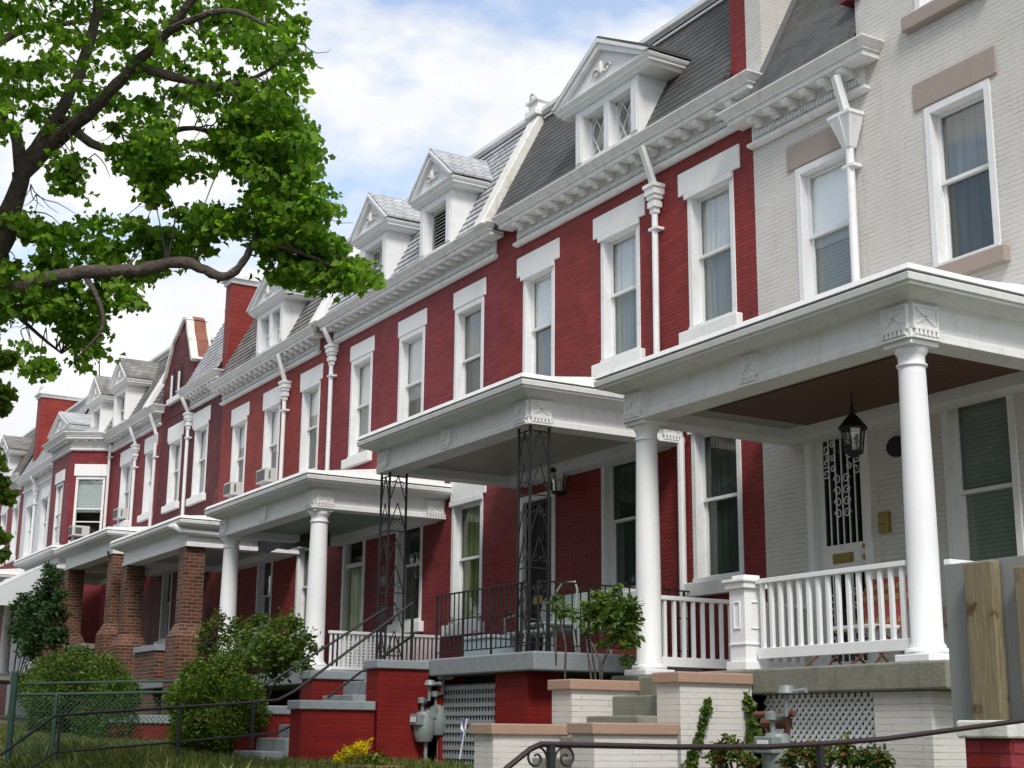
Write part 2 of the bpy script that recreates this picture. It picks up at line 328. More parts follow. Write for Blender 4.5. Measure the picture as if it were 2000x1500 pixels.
# ---------------------------------------------------------------- ground
D = 11.3
def yard_z(x): return float(np.interp(x, [-60, -45, -36, -27, -17, -12, -6], [.55, .35, .1, -.12, -.36, -.5, -.62]))
def gz(x, y):
    yz = yard_z(x)
    if y >= 5.2: return yz
    if y <= 3.2: return -1.6
    t = (y-3.2)/2.0; t = t*t*(3-2*t); return -1.6+(yz+1.6)*t
def sheet(name, xs, ys, zf, mat):
    m = MB(); vs = [(x, y, zf(x, y)) for y in ys for x in xs]; n = len(xs)
    m.add(vs, [(j*n+i, j*n+i+1, (j+1)*n+i+1, (j+1)*n+i) for j in range(len(ys)-1) for i in range(n-1)])
    o = m.build(name, mat, None, smooth=True); return tag(o, kind='structure')
def groundmat(name, cols, sc=3., bd=.03):
    m, t, o = newmat(name); P = pos(t)
    a = mixc(t, ramp(t, nz(t, P, sc, 8, .7), .35, .65), cols[0], cols[1])
    a = mixc(t, ramp(t, nz(t, P, .8, 6, .6), .5, .7), a, cols[2]); princ(t, o, a, .9, nz(t, P, 18, 6), bd); return m
LAWN = groundmat('lawn_soil', ((.03, .045, .012), (.06, .08, .02), (.12, .09, .05)))
xs = [-400, -200, -120, -90] + list(np.arange(-70, 12.1, .8)) + [20, 40, 90, 200]
sheet('lawn', xs, list(np.arange(2.2, 11.0, .2))+[12, 20, 40, 120, 400], gz, LAWN)
PAVE = groundmat('pavement_concrete', ((.24, .23, .21), (.3, .29, .27), (.2, .19, .17)), 6, .004)
m = MB(); m.box(-400, 200, -1.2, 2.3, -1.9, -1.596); tag(m.build('pavement', PAVE), kind='structure')
m = MB(); m.box(-400, 200, -1.36, -1.2, -1.9, -1.59); tag(m.build('kerb', PAVE), kind='structure')
ASPH = groundmat('asphalt', ((.045, .045, .047), (.06, .06, .06), (.05, .05, .05)), 12, .004)
m = MB(); m.box(-400, 200, -60, -1.36, -2.0, -1.73); tag(m.build('road', ASPH), kind='structure')

# ---------------------------------------------------------------- house pieces
def ys(z, dz=0): return 11.05+(z-8.08-dz)*.507       # mansard plane
def wall(house, x0, x1, z0, z1, holes, mat, y=D, depth=.22, back=19.5, name='wall'):
    m = MB(); X = sorted({x0, x1, *[h[0] for h in holes], *[h[1] for h in holes]}); Z = sorted({z0, z1, *[h[2] for h in holes], *[h[3] for h in holes]})
    for a, b in zip(X, X[1:]):
        for c, d in zip(Z, Z[1:]):
            if not any(h[0]-1e-6 <= a and b <= h[1]+1e-6 and h[2]-1e-6 <= c and d <= h[3]+1e-6 for h in holes):
                m.quad((a, y, c), (b, y, c), (b, y, d), (a, y, d))
    for a, b, c, d in holes:
        for p, q in (((a, c), (b, c)), ((b, c), (b, d)), ((b, d), (a, d)), ((a, d), (a, c))):
            m.quad((p[0], y, p[1]), (q[0], y, q[1]), (q[0], y+depth, q[1]), (p[0], y+depth, p[1]))
    e = .003
    m.quad((x0+e, y, z0), (x0+e, back, z0), (x0+e, back, z1), (x0+e, y, z1)); m.quad((x1-e, y, z0), (x1-e, back, z0), (x1-e, back, z1), (x1-e, y, z1))
    m.quad((x0, back, z0), (x1, back, z0), (x1, back, z1), (x0, back, z1))
    return m.build(name, mat, house)
def room(house, x0, x1, zs):
    m = MB()
    for a, b in zs:
        m.box(x0+.3, x1-.3, D+.24, D+4, a, b)
        m.f.pop(-4)      # open towards the windows
    return m.build('room', ROOM, house)
def window(house, x0, x1, z0, z1, lint=LINT, sillm=LINT, blind=None, bfrac=1., glassm=None, y=D, lpad=(.19, .14), lh=.33, rec=.1, storm=True, split=.52, M=None, sash=None, lintel=True, sill=True, curtain=None):
    """x0..x1,z0..z1 = opening in the wall"""
    fm = WHITE; g = glassm or GLASS
    f = MB(); cw = .085
    f.box(x0, x0+cw, y-.012, y+.15, z0+.03, z1); f.box(x1-cw, x1, y-.012, y+.15, z0+.03, z1); f.box(x0+cw, x1-cw, y-.012, y+.15, z1-.09, z1)
    f.box(x0, x1, y-.03, y+.15, z0-.02, z0+.03)
    if storm: f.box(x0-.03, x1+.01, y-.05, y-.012, z1-.085, z1-.004)
    W = f.build('window', fm, house, .005)
    zm = z0+(z1-z0)*split; a, b = x0+cw, x1-cw; r = .04
    for (c, d, yy) in ((zm-.02, z1-.09, y+rec), (z0+.03, zm+.02, y+rec+.036)):
        s = MB(); s.box(a, a+r, yy, yy+.032, c, d); s.box(b-r, b, yy, yy+.032, c, d); s.box(a+r, b-r, yy, yy+.032, c, c+r); s.box(a+r, b-r, yy, yy+.032, d-r, d)
        s.build('sash', sash or fm, W)
        p = MB(); p.quad((a+r, yy+.016, c+r), (b-r, yy+.016, c+r), (b-r, yy+.016, d-r), (a+r, yy+.016, d-r)); p.build('glass_pane', (SCREEN if (yy > y+rec+.01 and g is GLASS) else g), W, keep=True)
    if blind is not None:
        zb = z1-.1-(z1-z0-.15)*bfrac; p = MB(); p.box(a, b, y+rec+.072, y+rec+.078, zb, z1-.1); p.build('blind', blind, W)
    if curtain is not None:
        p = MB(); n = 24; pts = [(a+(b-a)*i/n, y+.185+.008*math.sin(i*1.9)) for i in range(n+1)]
        for q, s_ in zip(pts, pts[1:]): p.quad((q[0], q[1], z0), (s_[0], s_[1], z0), (s_[0], s_[1], z1), (q[0], q[1], z1))
        p.build('curtain', curtain, W)
    if lintel:
        l = MB(); l.box(x0-lpad[0], x1+lpad[1], y-.022, y+.05, z1+.005, z1+lh); l.build('lintel', lint, W, .012)
    if sill:
        l = MB(); l.box(x0-.14, x1+.1, y-.09, y+.06, z0-.2, z0-.022); l.build('sill', sillm, W, .012)
    return W
def cornice(house, xl, xr, dz, mat=DIRTY, step=.36, kind='scroll', y=D, retL=True, retR=True, path=None):
    path = path or ([(xl, y+.3)] if retL else [])+[(xl, y), (xr, y)]+([(xr, y+.3)] if retR else [])
    z = 8.08+dz
    prof = [(-.05, z-.52), (.05, z-.52), (.085, z-.49), (.085, z-.455), (.05, z-.45), (.035, z-.44), (.035, z-.19), (.25, z-.19), (.25, z-.12), (.275, z-.12), (.275, z-.095), (.30, z-.075), (.335, z-.03), (.35, z-.02), (.35, z), (-.05, z+.03)]
    m = MB(); m.sweep(path, prof); c = m.build('cornice', mat, house)
    P = [Vector(p) for p in path]; bm_ = MB(); dm = MB()
    for a, b in zip(P, P[1:]):
        L_ = (b-a).length; d = (b-a).normalized(); nv = Vector((d.y, -d.x))
        if L_ < .5: continue
        n = max(2, int(round(L_/step))); 
        for i in range(n):
            q = a+d*(L_*(i+.5)/n)
            hw = .055 if kind == 'scroll' else .04
            pr = [(.03, z-.195), (.235, z-.195), (.235, z-.235), (.215, z-.262), (.17, z-.268), (.13, z-.25), (.11, z-.285), (.07, z-.30), (.03, z-.29)] if kind == 'scroll' else [(.03, z-.195), (.2, z-.195), (.215, z-.225), (.19, z-.262), (.14, z-.262), (.09, z-.24), (.03, z-.24)]
            n_ = len(pr); vs = [(q.x+nv.x*u+d.x*s_, q.y+nv.y*u+d.y*s_, zz) for s_ in (-hw, hw) for u, zz in pr]
            B_ = MB(); B_.add(vs, [tuple(range(n_))[::-1], tuple(range(n_, 2*n_))]+[(k, (k+1) % n_, n_+(k+1) % n_, n_+k) for k in range(n_)]); B_.build('bracket', mat, c)
        n = int(L_/.05)
        for i in range(n):
            q = a+d*(L_*(i+.5)/n); vs = [(q.x+nv.x*u+d.x*s_, q.y+nv.y*u+d.y*s_, zz) for zz in (z-.40, z-.335) for u, s_ in ((.03, -.014), (.065, -.014), (.065, .014), (.03, .014))]
            dm.add(vs, [(0, 3, 2, 1), (4, 5, 6, 7), (0, 1, 5, 4), (1, 2, 6, 5), (2, 3, 7, 6), (3, 0, 4, 7)])
    dm.build('dentil_row', mat, c); return c
def mansard(house, xl, xr, dz, mat, top=10.15, wedge=True, topm=TRIM, rh=.145, gaps=(), lip=.018):
    m = MB(); z0 = 8.08+dz; z1 = top+dz
    if wedge:
        n = int(round((z1-z0)/(rh*.89)))
        for i in range(n):
            a = z0+(z1-z0)*i/n; b = z0+(z1-z0)*(i+1)/n+.01
            segs = [(xl, xr)]
            for xc_, w_, ze_ in gaps:
                if a < ze_+dz-.1: segs = [s for q in segs for s in ([(q[0], xc_-w_/2+.06), (xc_+w_/2-.06, q[1])] if q[0] < xc_ < q[1] else [q])]
            for q0, q1 in segs: m.ext('x', [(ys(a, dz)-lip, a), (ys(b, dz)+.002, b), (ys(b, dz)+.08, b), (ys(a, dz)+.08, a)], q0, q1)
    else: m.ext('x', [(ys(z0, dz), z0), (ys(z1, dz), z1), (ys(z1, dz)+.1, z1), (ys(z0, dz)+.1, z0)], xl, xr)
    m.box(xl, xr, 11.09, 11.4, z0-.12, z0-.002)
    r = m.build('mansard_roof', mat, house)
    m = MB(); m.box(xl+.002, xr-.002, ys(z1, dz)-.05, 19.4, z1-.02, z1+.05); yt = ys(z1, dz)
    m.ext('x', [(yt-.02, z1), (yt-.05, z1+.02), (yt-.05, z1+.06), (yt-.1, z1+.1), (yt-.1, z1+.17), (yt+.1, z1+.19), (yt+.1, z1)], xl+.004, xr-.004)
    m.build('roof_crown', topm, r); return r
def coping(house, x0, x1, dz, mat=STAINW, top=10.2, orn=True):
    m = MB(); z0 = 8.05+dz; z1 = top+dz
    m.ext('x', [(ys(z0, dz)-.16, z0), (ys(z1, dz)-.16, z1), (ys(z1, dz)+.2, z1+.12), (ys(z1, dz)+.2, z0), ], x0, x1)
    c = m.build('roof_coping', mat, house, .02)
    if orn:
        m = MB(); y = ys(z1, dz); xc = (x0+x1)/2
        m.box(x0-.03, x1+.03, y-.24, y+.1, z1+.0, z1+.12); m.box(x0-.0, x1+.0, y-.18, y+.06, z1+.12, z1+.26); m.box(x0-.04, x1+.04, y-.22, y+.1, z1+.26, z1+.32)
        for s_ in (-1, 1): m.tube([(xc+.07*math.cos(t)*(1-t/9), y-.2-.002*t, z1+.3+.09*s_*0+.08*math.sin(t)*(1-t/9)+.05) for t in np.linspace(0, 6, 12)], .022, 5)
        m.build('scroll_finial', LINT, c, .01)
    return c
def dormer(house, xc, w_, dz, ze=9.08, za=9.88, panes=2, roofm=SLATE_M, kind='lattice', yf=11.0, over=.18, cheek=WHITE, fo=.13):
    z0 = 8.06+dz; ze += dz; za += dz; xl, xr = xc-w_/2, xc+w_/2; m = MB()
    pil = .19
    def ck(a, b): m.ext('x', [(yf, z0), (yf, ze), (ys(ze, dz)+.06, ze), (ys(z0, dz)+.06, z0)], a, b)
    ck(xl, xl+pil); ck(xr-pil, xr); m.box(xl+pil, xr-pil, yf+.004, yf+.3, ze-.14, ze)
    m.box(xl+pil, xr-pil, yf+.004, yf+.3, z0, z0+.1)
    iw = w_-2*pil; nw = panes; mp_ = .13
    ww = (iw-mp_*(nw-1))/nw
    for i in range(1, nw): x = xl+pil+i*ww+(i-1)*mp_; m.box(x, x+mp_, yf+.003, yf+.28, z0+.1, ze-.14)
    for s_ in (xl+.03, xr-pil+.03): m.box(s_, s_+pil-.06, yf-.018, yf, z0+.1, ze-.08)
    d = m.build('dormer', cheek, house, .004)
    for i in range(nw):
        a = xl+pil+i*(ww+mp_); b = a+ww; c0, c1 = z0+.1, ze-.14
        m = MB(); m.box(a, a+.035, yf+.14, yf+.19, c0, c1); m.box(b-.035, b, yf+.14, yf+.19, c0, c1); m.box(a, b, yf+.14, yf+.19, c0, c0+.04); m.box(a, b, yf+.14, yf+.19, c1-.04, c1)
        if kind == 'lattice':
            W_, H_ = b-a-.07, c1-c0-.08; st = W_/1.5; k = H_/ (st*1.65)
            for s_ in (-1, 1):
                q = -4
                while q < 8:
                    # line x = a' + s*(z-z')*slope
                    pts = []; x_0 = q*st*.75
                    for tt in np.linspace(0, 1, 60):
                        zz = c0+.04+H_*tt; xx = a+.035+(x_0+s_*(H_*tt)/1.7)
                        if a+.035 <= xx <= b-.035: pts.append((xx, zz))
                    if len(pts) > 2: m.beam((pts[0][0], yf+.15, pts[0][1]), (pts[-1][0], yf+.15, pts[-1][1]), .016, .012)
                    q += 1
        elif kind == 'louver':
            n = 11
            for j in range(n):
                zz = c0+.06+(c1-c0-.1)*j/n; m.ext('x', [(yf+.12, zz), (yf+.18, zz+.05), (yf+.19, zz+.05), (yf+.13, zz)], a+.03, b-.03)
        else: m.box(a+.035, b-.035, yf+.145, yf+.175, (c0+c1)/2-.02, (c0+c1)/2+.02); 
        if kind == 'sash':
            m.box((a+b)/2-.008, (a+b)/2+.008, yf+.145, yf+.17, (c0+c1)/2, c1)
        m.build('dormer_window', WHITE if kind != 'louver' else LINT, d)
        m = MB(); m.box(a+.03, b-.03, yf+.2, yf+.205, c0+.03, c1-.03); m.build('pane', DARKR if kind == 'louver' else GLASS, d)  # behind louvers, a near-black sheet painted as the unlit gap
        m = MB(); m.box(a-.02, b+.02, yf+.36, yf+.37, c0-.02, c1+.02); m.build('backing', CURT if kind == 'lattice' else ROOM, d)
    # base cornice of the pediment, returning along both cheeks
    m = MB(); ye = ys(ze+.14, dz)+.1; kk = over/fo
    e_ = over-fo
    if e_ > 0.01: m.box(xl-e_, xr+e_, yf-.01, ye, ze-.008, ze+.15)
    m.sweep([(xl-e_, ye), (xl-e_, yf), (xr+e_, yf), (xr+e_, ye)], [(-.02, ze-.01), (.03, ze-.01), (.045, ze+.03), (fo-.04, ze+.05), (fo-.04, ze+.08), (fo-.015, ze+.1), (fo, ze+.13), (fo, ze+.15), (-.02, ze+.16)])
    ol, orr = xl-over, xr+over; zr = ze+.155
    # raking mouldings
    for s_, x_ in ((-1, ol), (1, orr)):
        dx = xc-x_; hh = za-zr
        m.ext('y', [(x_, zr-.0), (xc, za), (xc, za-.13), (x_+dx*.17, zr)], yf-fo, yf+.05)
        m.ext('y', [(x_-.03*s_*-1, zr+.0), (xc, za+.035), (xc, za-.03), (x_+dx*.05, zr)], yf-fo-.03, yf-fo+.001)
    m.ext('y', [(ol+.12, zr-.01), (orr-.12, zr-.01), (xc, za-.1)], yf-.06, yf+.05)
    m.build('pediment', WHITE if cheek is WHITE else cheek, d, .004)
    m = MB(); zc = (zr+za)/2-.12      # applied scroll ornament
    for s_ in (-1, 1):
        m.tube([(xc+s_*(.05+.11*math.cos(t)*(1-t/8)+.08), yf-.075, zc-.02+.09*math.sin(t)*(1-t/8)) for t in np.linspace(0, 7, 16)], .018, 5)
    m.lathe(xc, yf-.07, [(.0, zc-.08), (.045, zc-.05), (.05, zc+.06), (.03, zc+.13), (0, zc+.16)], 10)
    m.build('carved_ornament', STAINW, d, smooth=True)
    m = MB(); yb = ys(za, dz)+.3
    for x_ in (ol-.02, orr+.02):
        m.ext('y', [(x_, zr+.01), (xc, za+.02), (xc, za+.075), (x_, zr+.06)], yf-fo-.01, yb)
    m.build('dormer_roof', roofm, d)
    return d
def chimney(house, x0, x1, y0, y1, z0, z1, mat, cap=True, slopeback=True):
    m = MB(); m.box(x0, x1, y0, y1, z0, z1); c = m.build('chimney', mat, house)
    if cap:
        m = MB(); pth = [(x0, y1), (x0, y0), (x1, y0), (x1, y1), (x0, y1), (x0, y0)]
        for o_, a, b in ((.05, z1-.02, z1+.08), (.12, z1+.08, z1+.14), (.09, z1+.14, z1+.2), (.0, z1+.2, z1+.42)): m.box(x0-o_, x1+o_, y0-o_, y1+o_, a, b)
        m.build('chimney_cap', DIRTY, c, .01)
    return c
def downspout(house, x, dz, ztop=7.5, zbot=4.4, head='square', r=.045, y=D, arm=True, mat=WHITE):
    m = MB(); yy = y-.09; zt = ztop+dz
    m.tube([(x, yy, zbot), (x, yy, zt-.2)], r, 10)
    if arm: m.beam((x-.0, y-.3, 8.08+dz-.2), (x, yy, zt+.02), .085, .07)
    if head == 'square':
        for h_, a, b in ((.13, zt-.0, zt+.05), (.11, zt-.1, zt), (.09, zt-.16, zt-.1), (.065, zt-.2, zt-.16), (.08, zt-.28, zt-.2), (.055, zt-.36, zt-.28)): m.box(x-h_, x+h_, yy-h_*.85, yy+h_*.85, a, b)
    elif head == 'taper':
        m.ext('x', [(yy-.17, zt), (yy+.08, zt), (yy+.05, zt-.35), (yy-.06, zt-.35)], x-.02, x+.02)
        vs = [(x-.17, yy-.15, zt), (x+.17, yy-.15, zt), (x+.17, yy+.08, zt), (x-.17, yy+.08, zt), (x-.055, yy-.055, zt-.36), (x+.055, yy-.055, zt-.36), (x+.055, yy+.055, zt-.36), (x-.055, yy+.055, zt-.36)]
        m.add(vs, [(0, 1, 2, 3), (7, 6, 5, 4), (0, 4, 5, 1), (1, 5, 6, 2), (2, 6, 7, 3), (3, 7, 4, 0)]); m.box(x-.18, x+.18, yy-.16, yy+.08, zt, zt+.04)
    for zz in np.linspace(zbot+.5, zt-.6, 2): m.box(x-.09, x+.09, yy-.05, yy+.09, zz, zz+.035)
    return m.build('downspout', mat, house, smooth=True)
def column(house, x, zf, zt, y=9.11, r=.132):
    m = MB(); h = zt-zf
    m.lathe(x, y, [(r+.045, zf+.06), (r+.055, zf+.08), (r+.045, zf+.105), (r+.02, zf+.115), (r+.02, zf+.13), (r, zf+.16), (r, zf+.16+h*.3), (r*.97, zf+h*.55), (r*.87, zt-.24), (r*.87, zt-.21), (r*1.0, zt-.205), (r*1.0, zt-.19), (r*.87, zt-.185), (r*.87, zt-.12), (r*.92, zt-.11), (r*1.08, zt-.075), (r*1.08, zt-.045)], 40)
    c = m.build('porch_column', COLW, house, smooth=True)
    m = MB(); a = r+.058; m.box(x-a, x+a, y-a, y+a, zf, zf+.06); m.build('column_base', COLW, c, .008)
    a = .165; m = MB(); m.box(x-a, x+a, y-a, y+a, zt-.045, zt); m.build('capital', COLW, c, .006); return c
def porch_roof(house, X0, X1, zb, zwall, mat=TRIM, ceil=CEILW, y=9.11, mid=True, panels=True, wallend=D):
    o = .18; a, b, c = X0-o, X1+o, y-o; path = [(a, D), (a, c), (b, c), (b, D)]
    prof = [(-.3, zb), (0, zb), (0, zb+.07), (-.012, zb+.072), (-.012, zb+.085), (-.03, zb+.09), (-.03, zb+.3), (.0, zb+.325), (.03, zb+.33), (.16, zb+.385), (.2, zb+.39), (.2, zb+.415), (.225, zb+.42), (.235, zb+.48), (.215, zb+.49), (-.3, zb+.5)]
    m = MB(); m.sweep(path, prof); r = m.build('porch_roof', mat, house, .004)
    m = MB()   # sheet-metal edge and roof deck rising gently to the wall
    e = .225; zz = zb+.508
    m.sweep([(a, D), (a, c), (b, c), (b, D)], [(e, zz), (e+.012, zz), (e-.02, zz+.06), (e-.3, zz+.1), (e-.3, zz)])
    m.ext('x', [(c+.08, zz+.1), (D-.01, zwall), (D-.01, zz), (c+.08, zz)], a+.05, b-.05)
    m.build('roof_edge', TRIM, r)
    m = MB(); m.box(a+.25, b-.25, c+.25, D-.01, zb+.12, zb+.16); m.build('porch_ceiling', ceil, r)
    m = MB(); m.box(a+.29, b-.29, D-.3, D-.004, zb-.02, zb+.13); m.box(a+.29, b-.29, c+.3-.02, c+.45, zb+.05, zb+.12); m.build('ceiling_beam', mat, r, .004)
    if panels:
        sp = [(X0, 'f'), (X1, 'f'), (X1, 's'), (X0, 's')] + ([((X0+X1)/2, 'f')] if mid else []) + [(X1, 'w')]
        for xx, sd_ in sp:
            m = MB(); d_ = MB()
            hw = .15 if not (mid and xx == (X0+X1)/2) else .12
            def Bx(u0, u1, o0, o1, z0_, z1_, mm):
                if sd_ == 'f': mm.box(xx+u0, xx+u1, c-o1, c-o0, z0_, z1_)
                elif sd_ == 's':
                    if xx == X1: mm.box(b+o0, b+o1, y+u0, y+u1, z0_, z1_)
                    else: mm.box(a-o1, a-o0, y+u0, y+u1, z0_, z1_)
                else: mm.box(b+o0, b+o1, D-.2+u0*.99, D-.2+u1*.99, z0_, z1_)
            Bx(-hw, hw, -.03, .006, zb+.095, zb+.3, m)
            for u in (-hw, hw-.022): Bx(u, u+.022, .006, .014, zb+.1, zb+.3, m)
            for z_ in (zb+.097, zb+.278): Bx(-hw+.022, hw-.022, .006, .014, z_, z_+.022, m)
            for s_ in (-1, 1):
                q0, q1 = -hw+.035, hw-.035; z_0, z_1 = zb+.125, zb+.27
                if s_ < 0: z_0, z_1 = z_1, z_0
                if sd_ == 'f': m.beam((xx+q0, c-.007, z_0), (xx+q1, c-.007, z_1), .02, .016)
                elif xx == X1: yc_ = y if sd_ == 's' else D-.2; m.beam((b+.007, yc_+q0, z_0), (b+.007, yc_+q1, z_1), .02, .016)
                else: m.beam((a-.007, y+q0, z_0), (a-.007, y+q1, z_1), .02, .016)
            Bx(-hw-.01, hw+.01, 0, .03, zb+.075, zb+.09, m)
            n = 6
            for i in range(n):
                u = -hw+2*hw*(i+.15)/n; Bx(u, u+2*hw/n*.62, .0, .028, zb+.028, zb+.075, d_)
            Bx(-hw-.01, hw+.01, 0, .02, zb-.0, zb+.02, m)
            m.build('crossed_panel', mat, r); d_.build('dentil_strip', LINT, r)
    return r
def baluster_rail(house, p0, p1, zf, h=.82, w_=.04, step=.122, mat=COLW, bot=.1, skirt=.1, name='railing', rw=.07):
    a = Vector((*p0, 0)); b = Vector((*p1, 0)); d = (b-a); L_ = d.length; d.normalize()
    m = MB(); top = zf+h
    m.beam((a.x, a.y, top-.02), (b.x, b.y, top-.02), rw, .045)
    m.beam((a.x, a.y, zf+bot+skirt/2), (b.x, b.y, zf+bot+skirt/2), .045, skirt)
    r = m.build(name, mat, house, .005); m = MB(); n = int(L_/step)
    for i in range(n):
        q = a+d*(L_*(i+.5)/n); m = MB(); m.beam((q.x, q.y, zf+bot+skirt*.9), (q.x, q.y, top-.03), w_, w_*.9); m.build('baluster', mat, r, .003)
    return r
def iron_rail(house, pts, zf, h=.82, step=.115, mat=IRON, name='iron_railing', zs=None):
    m = MB(); BL = []
    for a, b in zip(pts, pts[1:]):
        a = Vector((*a, 0)); b = Vector((*b, 0)); d = b-a; L_ = d.length; d.normalize()
        m.beam((a.x, a.y, zf+h), (b.x, b.y, zf+h), .035, .016); m.beam((a.x, a.y, zf+.08), (b.x, b.y, zf+.08), .025, .014); m.beam((a.x, a.y, zf+h-.34), (b.x, b.y, zf+h-.34), .022, .012)
        n = int(L_/step)
        for i in range(n+1):
            q = a+d*(L_*i/n); rr = .013 if i % 6 else .024
            bm_ = MB(); BL.append(bm_); bm_.beam((q.x, q.y, zf+(0 if i % 6 == 0 else .08)), (q.x, q.y, zf+h), rr)
            if i % 6 == 3:
                for s_ in (-1, 1):
                    bm_.tube([(q.x+d.x*s_*(.05-.05*math.cos(t)*(1-t/9)), q.y+d.y*s_*(.05-.05*math.cos(t)*(1-t/9)), zf+h-.45+.1*s_+.06*math.sin(t)*(1-t/9)) for t in np.linspace(0, 6.5, 12)], .006, 4)
    r = m.build(name, mat, house)
    for b_ in BL: b_.build('baluster', mat, r)
    return r
def stair_wall(house, x0, x1, y0, y1, zb, zt, brickm, capm, cap=.1, o=.035):
    m = MB(); m.box(x0, x1, y0, y1, zb, zt-cap); s_ = m.build('stair_wall', brickm, house)
    m = MB(); m.box(x0-o, x1+o, y0-o, y1, zt-cap, zt); m.build('wall_cap', capm, s_, .012); return s_
def lattice(house, x0, x1, z0, z1, y, mat, step=.1, diag=True, w_=.035, hstep=None, name='lattice_panel', axis='x'):
    m = MB()
    def B(u0, v0, u1, v1, off, ww):
        if axis == 'x': m.beam((u0, y+off, v0), (u1, y+off, v1), .008, ww) if False else m.ext('y', quadpts(u0, v0, u1, v1, ww), y+off, y+off+.008)
        else: m.ext('x', quadpts(u0, v0, u1, v1, ww), y+off, y+off+.008)
    def quadpts(u0, v0, u1, v1, ww):
        dx, dz_ = u1-u0, v1-v0; l = math.hypot(dx, dz_); nx, nz_ = -dz_/l*ww/2, dx/l*ww/2
        return [(u0+nx, v0+nz_), (u1+nx, v1+nz_), (u1-nx, v1-nz_), (u0-nx, v0-nz_)]
    if diag:
        W_, H_ = x1-x0, z1-z0; t = -H_
        while t < W_:
            a0 = max(0, t); a1 = min(W_, t+H_)
            if a1 > a0:
                B(x0+a0, z0+(a0-t), x0+a1, z0+(a1-t), 0, w_); B(x0+a0, z1-(a0-t), x0+a1, z1-(a1-t), .009, w_)
            t += step
    else:
        x = x0
        while x < x1: B(x, z0, x, z1, 0, w_*.6); x += step
        z = z0
        while z < z1: B(x0, z, x1, z, -.009, w_); z += (hstep or step)
    return m.build(name, mat, house)
def slab(house, x0, x1, y0, y1, z0, z1, mat, name='porch_floor'):
    m = MB(); m.box(x0, x1, y0, y1, z0, z1); return m.build(name, mat, house, .02)
def house(xl, xr, dz, label):
    zb = yard_z((xl+xr)/2)-.6
    return thing('row_house', ((xl+xr)/2, D, zb), label, 'house', 'attached row houses along the street'), zb
# ================================================================ light grey house with the wide white porch (nearest)
h, zb = house(-13.2, -7.2, -.38, 'nearest house of light grey painted brick with a wide white columned porch')
dz = -.38; GH = h
wall(h, -13.22, -11.34, zb, 8.0+dz, [(-12.46, -11.5, 4.84, 6.66), (-12.46, -11.46, .6, 3.48)], GREYB)
wall(h, -11.337, -6.9, zb, 11.5, [(-10.38, -9.47, 4.83, 6.66), (-10.40, -9.46, 1.3, 3.47), (-10.42, -9.45, 7.82, 9.5)], GREYB)
wall(h, -13.25, -13.225, zb, 3.9, [], GREYB, name='party_strip') if False else None
room(h, -13.2, -7, [(.6, 3.8), (4.2, 7.4)])
G2 = dict(lint=TAN, sillm=TAN, lpad=(.13, .11), lh=.325, storm=False)
W = window(h, -12.46, -11.5, 4.84, 6.66, blind=SHADE, bfrac=.55, **G2)
m = MB(); m.box(-12.36, -11.6, D+.19, D+.197, 4.9, 5.75); m.build('blind', BLG, W)
window(h, -10.38, -9.47, 4.83, 6.66, curtain=CURD, **G2)
window(h, -10.42, -9.45, 7.82, 9.5, blind=None, **G2)
window(h, -10.40, -9.46, 1.3, 3.47, glassm=GLASSD, blind=BLG, bfrac=1, lintel=False, **{k: v for k, v in G2.items() if k != 'lh'})
cornice(h, -13.16, -11.25, dz, step=.33)
mansard(h, -13.0, -11.34, dz, SLATE_D, top=10.6, wedge=False)
m = MB(); m.ext('x', [(ys(7.7, dz)-.03, 7.7), (ys(10.3, dz)-.03, 10.3), (ys(10.3, dz)+.1, 10.3), (ys(7.7, dz)+.1, 7.7)], -13.0, -12.86); m.build('roof_flashing', FLASH, h)
c = chimney(h, -13.3, -12.999, D-.0, 12.6, 7.55, 11.6, GREYB, cap=True)
m = MB(); m.ext('y', [(-11.5, 8.4), (-11.2, 8.4), (-11.2, 8.5), (-11.5, 8.5)], D-.08, 12.5); m.build('gable_coping', flatm('coping_red', (.15, .02, .025)), h)
downspout(h, -11.44, dz, 7.3, 4.2, head='taper', r=.05, arm=False)
m = MB(); m.beam((-11.46, D-.24, 7.42), (-11.42, D-.13, 7.24-.3), .1, .08); m.build('downspout_arm', WHITE, h)
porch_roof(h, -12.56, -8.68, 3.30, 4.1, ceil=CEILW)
m = MB(); m.box(-12.1, -9.0, 9.6, 11.0, 3.405, 3.415); m.build('boarded_ceiling', WOODC, h)
column(h, -8.68, .60, 3.30); column(h, -12.56, .60, 3.30)
slab(h, -12.9, -8.25, 8.85, D-.005, .37, .60, CONC)
m = MB(); m.box(-9.13, -8.5, 8.92, D-.01, zb, .365); m.build('porch_pier', GREYB, h)
m = MB(); m.box(-12.86, -12.5, 8.95, D-.01, zb, .365); m.build('porch_pier', GREYB, h)
lattice(h, -10.62, -9.13, -.7, .365, 9.0, COLW, .078, True, .03)
m = MB(); m.box(-10.62, -9.13, 9.3, 9.32, -.8, .365); m.build('crawlspace_dark_sheet', DARKR, h)  # near-black sheet paints the shade under the porch floor
